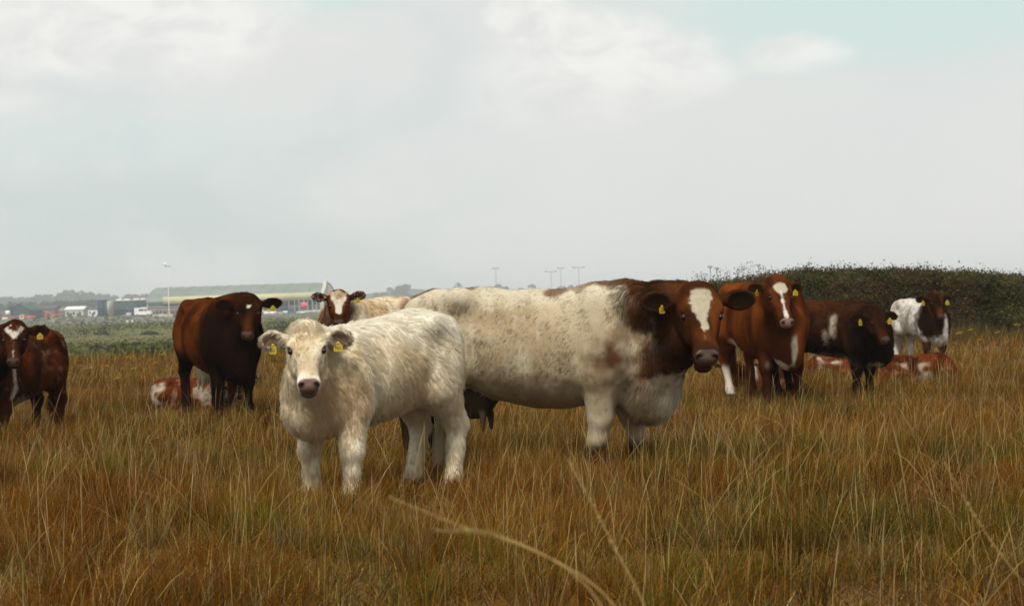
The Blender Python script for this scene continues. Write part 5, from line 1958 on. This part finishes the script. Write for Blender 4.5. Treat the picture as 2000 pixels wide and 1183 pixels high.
def col_roan(P, nor, g, h):
    c = base_coat(P, (0.44, 0.36, 0.235), (0.345, 0.262, 0.155), 4.0, 2)
    m = fbm(P * (1, 1, 0.7), 9, 3, 8)
    st = fbm(P * (2.2, 2.2, 0.55), 7, 3, 18)
    c = blend(c, (0.20, 0.125, 0.066), sstep(m, 0.58, 0.78) * 0.08)
    c = blend(c, (0.54, 0.47, 0.34), sstep(st, 0.52, 0.70) * 0.45)
    c = blend(c, (0.58, 0.52, 0.39), sstep(P[:, 2], 1.16, 1.38) * 0.75)  # light from above painted into the colour: paler upper flank and back
    nz = (fbm(P, 6, 3, 4) - 0.5)
    neck = sstep(P[:, 0] + 0.75 * nz + 0.10 * (P[:, 2] - 1.0), 0.56, 0.90) * sstep(P[:, 2] + 0.6 * nz + 0.3 * (fbm(P * (2.5, 2.5, 0.6), 8, 2, 27) - 0.5), 0.46, 0.76)
    br = base_coat(P, (0.0759, 0.027, 0.0088), (0.033, 0.0144, 0.006), 7, 6)
    c = blend(c, br, neck)
    c = blend(c, (0.1056, 0.051, 0.02), patch(P, (0.6, -0.33, 0.8), (0.16, 0.25, 0.18), 0.6, 8, 12) * 0.28)
    c = blend(c, (0.099, 0.036, 0.012), patch(P, (0.66, -0.06, 1.40), (0.20, 0.18, 0.13), 0.5, 8, 21) * 0.9)
    c = blend(c, (0.1056, 0.042, 0.014), patch(P, (0.20, -0.12, 1.38), (0.11, 0.16, 0.075), 0.5, 12, 22) * 0.85)
    c = blend(c, (0.1122, 0.048, 0.018), patch(P, (0.38, -0.12, 1.38), (0.07, 0.14, 0.06), 0.5, 12, 23) * 0.6)
    c = blend(c, (0.1122, 0.051, 0.02), patch(P, (-0.74, 0.02, 1.38), (0.32, 0.16, 0.13), 0.5, 9, 24) * 0.85)
    c = blend(c, (0.030, 0.018, 0.010), (g == UDDER) * 0.95)
    c = blend(c, (0.066, 0.036, 0.018), (g == UDDER) * (1 - sstep(P[:, 2], 0.36, 0.46)))
    c = blend(c, (0.58, 0.53, 0.42), sstep(P[:, 0] + 0.2 * nz, 0.90, 1.02) * (1 - sstep(P[:, 2], 0.58, 0.72)) * (g != LEG) * 0.9)
    low = (g == LEG) * (1 - sstep(P[:, 2] + 0.1 * nz, 0.16, 0.26))
    c = blend(c, (0.0396, 0.021, 0.0088), low)
    hind = (P[:, 0] < -0.5) * (g == LEG) * (1 - sstep(P[:, 2] + 0.2 * nz, 0.5, 0.75))
    c = blend(c, (0.0231, 0.0132, 0.006), hind)
    k = face_k(g, h)
    c = blend(c, base_coat(P, (0.0825, 0.0252, 0.0072), (0.0495, 0.0162, 0.0052), 9, 6), k)
    c = blend(c, (0.0297, 0.0132, 0.006), k * sstep(np.abs(h[:, 1]), 0.15, 0.22) * sstep(-h[:, 2], 0.12, 0.2))
    wob = 0.13 * (fbm(P, 26, 3, 14) - 0.5)
    wid = np.interp(h[:, 0], [0.04, 0.08, 0.26, 0.36, 0.46, 0.58, 0.64], [0.0, 0.12, 0.135, 0.088, 0.062, 0.042, 0.0])
    bl = k * (1 - sstep(np.abs(h[:, 1] + 0.01) + wob, wid - 0.015, wid + 0.012)) * (h[:, 2] > -0.16)
    c = blend(c, (0.44, 0.39, 0.28), bl * sstep(h[:, 0], 0.05, 0.10) * (0.75 + 0.5 * fbm(P, 45, 2, 3)))
    c = blend(c, (0.0363, 0.0156, 0.0072), k * sstep(h[:, 0], 0.74, 0.86))
    c = blend(c, (0.0396, 0.0132, 0.0056), k * (1 - sstep(h[:, 0], 0.02, 0.06)) * 0.9)
    return ear_fill(c, g, h, (0.0119, 0.006, 0.0032), (0.0396, 0.0144, 0.0056))


def col_white(P, nor, g, h):
    c = base_coat(P, (0.82, 0.745, 0.58), (0.74, 0.63, 0.43), 4.5, 2)
    c = blend(c, (0.56, 0.4, 0.19), sstep(fbm(P, 6.5, 3, 9), 0.52, 0.72) * 0.25)
    c = blend(c, (0.84, 0.79, 0.68), sstep(P[:, 2], 0.98, 1.18) * 0.7)  # back lightened, the brightness of top light put into the coat colour
    c = blend(c, (0.52, 0.35, 0.17), patch(P, (0.6, 0.3, 0.62), (0.24, 0.22, 0.26), 0.6, 7, 5) * 0.55)  # ochre patch paints in the shaded fold below the neck
    k = face_k(g, h)
    c = blend(c, base_coat(P, (0.76, 0.67, 0.49), (0.56, 0.44, 0.27), 16, 4), k)
    c = blend(c, (0.48, 0.37, 0.25), k * sstep(h[:, 0], 0.42, 0.55) * (1 - sstep(h[:, 0], 0.74, 0.82)) * (h[:, 2] > -0.18) * 0.6)
    c = blend(c, (0.74, 0.68, 0.56), k * sstep(h[:, 0], 0.8, 0.86))
    return ear_fill(c, g, h, (0.16, 0.10, 0.06), (0.62, 0.54, 0.40))


def col_brown_star(P, nor, g, h):
    c = base_coat(P, (0.082, 0.022, 0.004), (0.045, 0.0115, 0.0024), 4, 3)
    c = blend(c, (0.009, 0.0042, 0.0026), sstep(P[:, 0] + 0.3 * (fbm(P, 5, 2, 3) - 0.5), 0.10, 0.78) * (1 - 0.6 * sstep(P[:, 2], 1.15, 1.4)) * 0.95)
    c = blend(c, (0.009, 0.0042, 0.0026), (g == LEG) * (1 - sstep(P[:, 2], 0.55, 0.9)) * 0.9)
    c = blend(c, (0.42, 0.36, 0.28), (g == UDDER) * 1.0)
    c = blend(c, (0.45, 0.4, 0.32), patch(P, (-0.35, 0, 0.56), (0.35, 0.3, 0.1), 0.4, 6, 8))
    k = face_k(g, h)
    c = blend(c, base_coat(P, (0.022, 0.0075, 0.003), (0.011, 0.0045, 0.0025), 9, 6), k)
    c = blend(c, (0.075, 0.021, 0.006), k * sstep(h[:, 0], 0.35, 0.7) * (1 - sstep(np.abs(h[:, 1]), 0.03, 0.10)) * 0.6)
    st = 1 - sstep(np.sqrt(((h[:, 0] - 0.25) / 0.075) ** 2 + ((h[:, 1] - 0.02) / 0.06) ** 2) + 0.8 * (fbm(P, 25, 2, 3) - 0.5), 0.7, 1.1)
    c = blend(c, (0.62, 0.56, 0.46), k * st * (h[:, 2] > -0.15))
    return ear_fill(c, g, h, (0.0079, 0.0042, 0.0024), (0.0198, 0.0066, 0.0028))


def col_cream(P, nor, g, h):
    c = base_coat(P, (0.66, 0.55, 0.38), (0.52, 0.38, 0.23), 4, 12)
    c = blend(c, (0.38, 0.22, 0.12), sstep(fbm(P, 8, 3, 19), 0.56, 0.72) * 0.6)
    nk = sstep(P[:, 0] + 0.5 * (fbm(P, 6, 3, 4) - 0.5), 0.62, 0.92) * (1 - sstep(P[:, 2], 1.22, 1.4) * 0.7)
    c = blend(c, (0.099, 0.033, 0.0088), nk * 0.9)
    k = face_k(g, h)
    c = blend(c, base_coat(P, (0.0891, 0.0252, 0.0064), (0.0528, 0.0144, 0.004), 9, 6), k)
    wob = 0.05 * (fbm(P, 22, 2, 14) - 0.5)
    wid = np.interp(h[:, 0], [0.03, 0.07, 0.25, 0.36, 0.5, 0.64, 0.70], [0.0, 0.19, 0.2, 0.13, 0.085, 0.075, 0.0])
    c = blend(c, (0.6, 0.55, 0.45), k * (1 - sstep(np.abs(h[:, 1]) + wob, wid - 0.012, wid + 0.012)) * (h[:, 2] > -0.18))
    return ear_fill(c, g, h, (0.0106, 0.0054, 0.0028), (0.0462, 0.0132, 0.0048))


def col_blaze(P, nor, g, h):
    c = base_coat(P, (0.099, 0.0258, 0.0052), (0.066, 0.0162, 0.0036), 4, 33)
    c = blend(c, (0.0231, 0.0078, 0.0032), sstep(P[:, 0], 0.6, 0.85) * sstep(-P[:, 1] + 0.4 * (fbm(P, 4, 2, 3) - 0.5), -0.08, 0.12) * 0.75)
    nz = fbm(P, 8, 3, 3) - 0.5
    c = blend(c, (0.54, 0.47, 0.36), (g != LEG) * (P[:, 0] > 0.5) * (1 - sstep(np.abs(P[:, 1] + 0.02) + 0.08 * nz, 0.015, 0.04)) * sstep(P[:, 2], 0.42, 0.50) * (1 - sstep(P[:, 2], 0.72, 0.84)))
    c = blend(c, (0.52, 0.45, 0.34), patch(P, (0.78, -0.12, 0.46), (0.14, 0.10, 0.08), 0.7, 9, 47) * 0.9)
    c = blend(c, (0.50, 0.43, 0.32), patch(P, (-0.3, -0.36, 0.62), (0.2, 0.22, 0.16), 0.5, 7, 9))
    c = blend(c, (0.50, 0.45, 0.36), (g == LEG) * (P[:, 0] < -0.3) * (P[:, 1] < 0) * (1 - sstep(P[:, 2], 0.38, 0.46)))
    c = blend(c, (0.0231, 0.0084, 0.0032), (g == LEG) * (P[:, 0] > 0.2) * (1 - sstep(P[:, 2], 0.4, 0.62)) * 0.85)
    k = face_k(g, h)
    c = blend(c, base_coat(P, (0.0726, 0.0204, 0.0052), (0.0462, 0.0132, 0.004), 9, 6), k)
    wob = 0.06 * (fbm(P, 24, 3, 14) - 0.5)
    r = np.sqrt(((h[:, 0] - 0.24) / 0.115) ** 2 + (h[:, 1] / 0.155) ** 2) + wob * 6
    c = blend(c, (0.50, 0.44, 0.33), k * (1 - sstep(r, 0.88, 1.05)) * (h[:, 2] > -0.18))
    wid = np.interp(h[:, 0], [0.32, 0.36, 0.6, 0.84, 0.9], [0.024, 0.025, 0.024, 0.045, 0.0])
    c = blend(c, (0.62, 0.55, 0.47), k * (1 - sstep(np.abs(h[:, 1] + 0.02) + wob, wid - 0.01, wid + 0.012)) * (h[:, 0] > 0.3) * (h[:, 2] > -0.18))
    return ear_fill(c, g, h, (0.0132, 0.006, 0.0028), (0.0528, 0.0162, 0.0048))


def col_dark(P, nor, g, h):
    c = base_coat(P, (0.038, 0.0125, 0.004), (0.020, 0.0070, 0.003), 4, 3)
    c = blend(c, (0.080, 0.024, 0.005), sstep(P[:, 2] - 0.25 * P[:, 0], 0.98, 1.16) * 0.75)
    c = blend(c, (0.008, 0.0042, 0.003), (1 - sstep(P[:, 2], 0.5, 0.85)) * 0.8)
    c = blend(c, (0.55, 0.47, 0.36), patch(P, (0.2, -0.3, 0.86), (0.05, 0.2, 0.13), 0.55, 9, 8, 0.35) * 0.9)
    c = blend(c, (0.5, 0.42, 0.32), patch(P, (0.1, -0.32, 0.73), (0.05, 0.2, 0.1), 0.6, 9, 18, 0.35) * 0.8)
    c = blend(c, (0.46, 0.4, 0.32), patch(P, (0.02, -0.15, 0.44), (0.34, 0.25, 0.085), 0.6, 8, 28, 0.35) * 0.85)
    c = blend(c, (0.46, 0.4, 0.32), patch(P, (0.66, -0.05, 0.4), (0.099, 0.09, 0.024), 0.5, 8, 38) * 0.7)
    k = face_k(g, h)
    c = blend(c, base_coat(P, (0.022, 0.0078, 0.003), (0.012, 0.005, 0.0026), 9, 6), k)
    c = blend(c, (0.055, 0.017, 0.005), k * sstep(h[:, 0], 0.5, 0.75) * 0.5)
    return ear_fill(c, g, h, (0.0092, 0.0048, 0.0024), (0.0224, 0.0072, 0.0028))


def col_pied(P, nor, g, h):
    c = base_coat(P, (0.7, 0.66, 0.6), (0.58, 0.52, 0.45), 6, 3)
    c = blend(c, (0.22, 0.12, 0.08), sstep(fbm(P * (1, 1, 0.4), 9, 3, 23), 0.56, 0.68) * 0.7)
    nz = fbm(P, 7, 3, 4) - 0.5
    dk = sstep(P[:, 0] + 0.25 * nz, 0.3, 0.42) * sstep(P[:, 2] + 0.2 * nz, 0.42, 0.52)
    c = blend(c, (0.0264, 0.0108, 0.0048), dk)
    c = blend(c, (0.58, 0.52, 0.46), patch(P, (0.86, 0.02, 0.6), (0.2, 0.055, 0.3), 0.4, 9, 8) * 0.9)
    c = blend(c, (0.0462, 0.015, 0.006), (g == LEG) * (P[:, 0] > 0.2) * sstep(fbm(P, 6, 2, 3), 0.42, 0.5) * (1 - sstep(P[:, 2], 0.4, 0.5)))
    k = face_k(g, h)
    c = blend(c, base_coat(P, (0.0528, 0.0144, 0.0044), (0.0238, 0.0078, 0.0032), 9, 6), k)
    return ear_fill(c, g, h, (0.0092, 0.0048, 0.0024), (0.0264, 0.0084, 0.0032))


def col_stripe(P, nor, g, h):
    c = base_coat(P, (0.090, 0.022, 0.0045), (0.060, 0.014, 0.0034), 5, 3)
    nz = fbm(P, 7, 3, 4) - 0.5
    c = blend(c, (0.4, 0.22, 0.14), sstep(fbm(P, 11, 3, 44), 0.6, 0.75) * 0.4)
    c = blend(c, (0.009, 0.0042, 0.0026), sstep(P[:, 0], 0.55, 0.72) * (1 - sstep(P[:, 2], 0.95, 1.15)) * 0.92)
    sx = 0.46 + 0.12 * (P[:, 2] - 0.75) + 0.05 * nz
    c = blend(c, (0.6, 0.54, 0.45), 0.92 * (1 - sstep(np.abs(P[:, 0] - sx) - 0.05 * nz, 0.014, 0.042)) * (P[:, 1] > 0.05) * (P[:, 2] > 0.50) * (P[:, 2] < 1.27))
    c = blend(c, (0.6, 0.55, 0.48), patch(P, (0.36, 0.0, 1.31), (0.2, 0.16, 0.07), 0.3, 9, 9))
    c = blend(c, (0.46, 0.42, 0.34), patch(P, (0.15, 0.30, 0.42), (0.20, 0.25, 0.12), 0.5, 8, 19) * 0.9)
    c = blend(c, (0.045, 0.012, 0.004), (g == LEG) * (P[:, 2] < 0.52) * 0.9)
    k = face_k(g, h)
    c = blend(c, base_coat(P, (0.033, 0.0096, 0.0036), (0.0198, 0.0066, 0.0028), 9, 6), k)
    wid = np.interp(h[:, 0], [0.1, 0.14, 0.26, 0.42], [0.15, 0.2, 0.14, 0.0])
    nb = sstep(0.1 - np.abs(h[:, 1] - 0.02) * 1.2, h[:, 0] - 0.07, h[:, 0] - 0.05)
    c = blend(c, (0.56, 0.5, 0.41), k * (1 - sstep(np.abs(h[:, 1]) + 0.05 * (fbm(P, 20, 2, 5) - 0.5), wid - 0.015, wid + 0.015)) * (h[:, 2] > -0.2) * (h[:, 0] > 0.09))
    return ear_fill(c, g, h, (0.0092, 0.0048, 0.0024), (0.0198, 0.0066, 0.0028))


def col_lying(pale, seed, body=RED):
    def fn(P, nor, g, h):
        c = base_coat(P, body[0], body[1], 5, seed)
        m = fbm(P, 4.2, 3, seed + 5)
        c = blend(c, (0.40, 0.345, 0.26), sstep(m, 1 - pale - 0.04, 1 - pale + 0.04) * 0.9)
        c = blend(c, (0.3, 0.16, 0.1), sstep(fbm(P, 12, 3, seed + 9), 0.58, 0.72) * 0.5)
        k = face_k(g, h)
        c = blend(c, base_coat(P, (0.0495, 0.0144, 0.0044), (0.0264, 0.0084, 0.0032), 9, 6), k)
        return ear_fill(c, g, h, (0.0106, 0.0054, 0.0028), (0.0297, 0.009, 0.0036))
    return fn


CALF_TRUNK = [(-0.97, 1.24, 1.0, 0.06), (-0.9, 1.3, 0.86, 0.2), (-0.72, 1.36, 0.74, 0.275), (-0.48, 1.375, 0.66, 0.3),
              (-0.2, 1.365, 0.58, 0.335), (0.06, 1.355, 0.54, 0.345), (0.32, 1.345, 0.55, 0.32), (0.54, 1.34, 0.58, 0.28),
              (0.74, 1.27, 0.62, 0.235), (0.9, 1.15, 0.7, 0.18), (1.0, 1.02, 0.8, 0.06)]

YEARLING = [(-0.97, 1.25, 1.0, 0.06), (-0.9, 1.32, 0.86, 0.2), (-0.72, 1.375, 0.74, 0.275), (-0.48, 1.375, 0.66, 0.3),
            (-0.2, 1.34, 0.58, 0.335), (0.06, 1.31, 0.54, 0.345), (0.32, 1.285, 0.55, 0.32), (0.54, 1.255, 0.58, 0.275),
            (0.74, 1.17, 0.62, 0.225), (0.88, 1.06, 0.7, 0.165), (0.97, 0.98, 0.8, 0.06)]

HERD = [
    dict(key='roan', adult=True, hollow=True, label='big cream roan cow with brown neck, standing side on behind the white calf',
         pos=(0.19, 15.45), rz=R(-20), s=1.03, len=1.05, wid=1.02, deep=1.0, res=0.0125, HL=0.60, poll_w=at(1367, 555, 14.6), face=R(-86), hpitch=R(59), hroll=R(-3),
         colour=col_roan, hairs=110000, hl=0.028, rad=0.0012, brisket=1.0, udder=0.7, bony=1.35, neck=1.08, neckhair=1.9, fray=0.03, neckbend=0.16, legfur=0.012,
         step=((-0.10, 0), (0.15, 0), (-0.1, 0), (-0.02, 0)), gape=0.75, earl=0.46, earw=0.275, earup=(0.0, 0.10), earback=0.12, lift=0.28, clump=0.48, lock=30, lockvar=0.16, curl=0.2, swirl=1.4,
         tags={'R': dict(w=0.06, hgt=0.06, along=0.5, twist=-0.9)}, nose=(0.07, 0.036, 0.022), seed=5, legr=1.22,
         lenfn=lambda P, g, h: 1 + 1.6 * ((P[:, 0] > 0.75) & (P[:, 2] < 0.66) & (g != LEG))),
    dict(key='white', label='shaggy cream white calf in front facing the camera with two yellow ear tags',
         pos=(-0.955, 13.78), rz=R(-128), s=0.912, len=0.84, wid=0.92, deep=0.97, legw=1.3, wz=-0.09, res=0.0105, HL=0.475, poll_w=at(597, 631, 13.02), face=R(-82), hpitch=R(53), hroll=R(0),
         trunk=YEARLING, colour=col_white, hairs=140000, hl=0.052, rad=0.0013, brisket=0.45, neck=0.92, neckbend=0.1, legfur=0.008, legr=1.1,
         earl=0.37, earw=0.28, headw=0.94, earup=-0.02, earback=0.12, lift=0.3, clump=0.62, lock=34, lockvar=0.07, curl=0.26, swirl=1.9, tuft=1.3, neckhair=1.15, pollr=1.15,
         step=((0.0, 0), (0.05, 0), (0.04, 0), (-0.04, 0)), hollow=False,
         tags={'R': dict(w=0.062, hgt=0.066, along=0.6, twist=0.5), 'L': dict(w=0.066, hgt=0.062, along=0.55, twist=-0.3)}, nose=(0.155, 0.080, 0.058), lid=(0.09, 0.04, 0.026), lips=(0.055, 0.032, 0.024), seed=11, tail=0.0),
    dict(key='star', adult=True, label='dark red brown cow with a small white forehead star, in front of the hangar',
         pos=(-3.58, 24.9), rz=R(-66), s=1.06, len=1.0, wid=1.0, deep=1.0, res=0.018, HL=0.53, poll_w=at(484, 577, 23.75), face=R(-88), hpitch=R(62),
         colour=col_brown_star, hairs=45000, hl=0.03, rad=0.0019, brisket=0.9, udder=1.0, neck=1.1, neckbend=0.12, earl=0.5, earw=0.29, earup=0.06, earback=0.1,
         tuft=1.7, lift=0.35, clump=0.4, tags={'L': dict(w=0.07, hgt=0.07, along=0.62)}, seed=21, tail=-0.14, step=((0, 0), (0.04, 0), (-0.1, 0), (0.05, 0))),
    dict(key='cream', adult=True, label='pale cream cow with brown cheeks and broad white forehead, looking over the white calf',
         pos=(-2.02, 28.3), rz=R(-122), s=1.04, len=1.0, wid=1.0, deep=1.0, res=0.02, HL=0.5, poll_w=at(661, 568, 27.0), face=R(-86), hpitch=R(60),
         colour=col_cream, hairs=36000, hl=0.036, rad=0.0023, brisket=0.8, neck=1.1, neckbend=0.12, earl=0.5, earw=0.29, earup=(0.22, 0.22), earback=0.1,
         tags={'L': dict(w=0.07, hgt=0.07, along=0.55, twist=-0.7)}, seed=31, lift=0.4, clump=0.5),
    dict(key='blaze', adult=True, label='red brown cow with a round white forehead spot and thin white blaze down the nose',
         pos=(2.97, 24.4), rz=R(-76), s=1.06, len=1.0, wid=0.90, deep=0.98, res=0.018, HL=0.6, poll_w=at(1519, 541, 23.3), face=R(-72), hpitch=R(60), hroll=R(-4),
         colour=col_blaze, hairs=45000, hl=0.022, rad=0.0018, brisket=0.9, neck=1.05, neckbend=0.12, earl=0.36, earw=0.2, earup=(0.0, 0.05), earback=0.12,
         tuft=2.0, pollr=1.2, lift=0.28, clump=0.3, tags={'R': dict(w=0.07, hgt=0.07, along=0.55, twist=-1.1), 'L': dict(w=0.07, hgt=0.07, along=0.5, twist=-0.4)}, nose=(0.24, 0.125, 0.095), seed=41,
         step=((0.0, 0), (0.05, 0), (0.12, 0.0), (0.0, 0))),
    dict(key='dark', label='dark brown standing calf with a ragged white flash on its flank',
         pos=(3.80, 24.6), rz=R(-40), s=0.855, len=0.97, wid=0.86, deep=0.95, wz=-0.08, res=0.018, HL=0.44, poll_w=at(1711, 602, 23.8), face=R(-68), hpitch=R(57), trunk=CALF_TRUNK,
         colour=col_dark, hairs=42000, hl=0.04, rad=0.0019, brisket=0.7, neck=1.1, neckbend=0.1, earl=0.5, earw=0.29, earup=-0.02, earback=0.15, legr=1.1,
         lift=0.5, clump=0.5, tags={'R': dict(w=0.075, hgt=0.08, along=0.5, twist=-0.6), 'L': dict(w=0.075, hgt=0.075, along=0.42, twist=-0.1)}, seed=51, pollr=1.2, tuft=1.5),
    dict(key='pied', label='small white calf with dark brown head and neck, standing nearest the hedge',
         pos=(6.62, 33.2), rz=R(-72), s=0.81, len=0.92, wid=0.86, deep=0.94, wz=-0.06, res=0.02, HL=0.44, poll_w=at(1826, 572, 32.5), face=R(-71), hpitch=R(58), trunk=CALF_TRUNK,
         colour=col_pied, hairs=26000, hl=0.034, rad=0.0026, brisket=0.7, neck=1.1, neckbend=0.1, earl=0.5, earw=0.29, earup=0.0, earback=0.15, legr=1.1,
         tags={'R': dict(w=0.085, hgt=0.085, along=0.5, twist=-0.5), 'L': dict(w=0.085, hgt=0.085, along=0.6)}, seed=61, pollr=1.25, tuft=1.5),
    dict(key='stripe', label='brown calf with a white shoulder streak, cut off by the left edge',
         pos=(-5.60, 22.9), rz=R(-110), s=0.93, sink=-0.12, len=0.86, wid=1.0, deep=1.08, wz=-0.05, res=0.018, HL=0.49, poll_w=at(28, 629, 21.9), face=R(-84), hpitch=R(60), trunk=CALF_TRUNK,
         colour=col_stripe, hairs=42000, hl=0.045, rad=0.0019, brisket=0.7, neck=1.1, neckbend=0.1, earl=0.5, earw=0.29, earup=0.03, earback=0.12, legr=1.1,
         lift=0.55, clump=0.55, tags={'L': dict(w=0.07, hgt=0.07, along=0.62)}, seed=71, pollr=1.2, tuft=0.9),
    dict(key='lie_spotted', label='brown and white calf lying behind the legs of the starred cow', lying=True, drop=0.64,
         pos=(-4.22, 26.9), rz=R(-14), s=0.60, len=0.95, wid=1.15, deep=0.95, res=0.018, HL=0.36, poll_w=at(468, 726, 26.0), face=R(-85), hpitch=R(52),
         colour=col_lying(0.47, 3), hairs=22000, hl=0.034, rad=0.0022, brisket=0.6, neckbend=0.1, earl=0.48, earw=0.29, earup=-0.05, earback=0.1, seed=81,
         tags={'R': dict(w=0.06, hgt=0.07, along=0.62)}),
    dict(key='lie_right', label='red brown calf lying asleep in the grass below the small white calf', lying=True, drop=0.80,
         pos=(5.48, 28.2), rz=R(-14), s=0.7, len=0.95, wid=1.1, deep=0.9, res=0.019, HL=0.36, poll_w=at(1846, 722, 27.9), face=R(-5), hpitch=R(24),
         colour=col_lying(0.30, 13), hairs=20000, hl=0.028, rad=0.0022, brisket=0.5, neckbend=0.08, earl=0.36, earw=0.2, seed=91, earback=0.4),
    dict(key='lie_mid', label='red brown calf lying behind the front legs of the dark calf', lying=True, drop=0.78,
         pos=(4.72, 30.0), rz=R(170), s=0.58, len=0.95, wid=1.1, deep=0.9, res=0.02, HL=0.34, poll_w=at(1552, 722, 29.7), face=R(200), hpitch=R(30),
         colour=col_lying(0.4, 23), hairs=14000, hl=0.028, rad=0.0023, brisket=0.5, neckbend=0.08, earl=0.4, earw=0.2, seed=101, earback=0.3),
    dict(key='lie_face', label='dark red calf lying behind the white hind leg of the blazed cow', lying=True, drop=0.66,
         pos=(3.28, 26.9), rz=R(-160), s=0.58, len=0.92, wid=1.1, deep=0.9, res=0.018, HL=0.34, poll_w=at(1425, 703, 26.2), face=R(-95), hpitch=R(62),
         colour=col_lying(0.38, 33, ((0.09, 0.026, 0.01), (0.05, 0.015, 0.007))), hairs=14000, hl=0.026, rad=0.0021, brisket=0.5, neckbend=0.1, earl=0.4, earw=0.2, seed=111),
]
for q in HERD:
    q['rz_deg'] = math.degrees(q['rz'])
    make_cow(q)

# ------------------------------------------------------------------ the air
def build_haze():
    m, t = new_mat('haze_air')
    v = t.n('ShaderNodeVolumePrincipled', {'Color': (0.93, 0.96, 0.97, 1), 'Density': HAZE, 'Anisotropy': 0.0})
    t.n('ShaderNodeOutputMaterial', {'Volume': v.outputs[0]})
    V, F = box_vf(5600, 4990, 52, (0, 2465, 14))
    o = link('haze', np_mesh('haze', V, F, False), m, kind='stuff')
    m.cycles.homogeneous_volume = True


HAZE = 0.00027
build_haze()
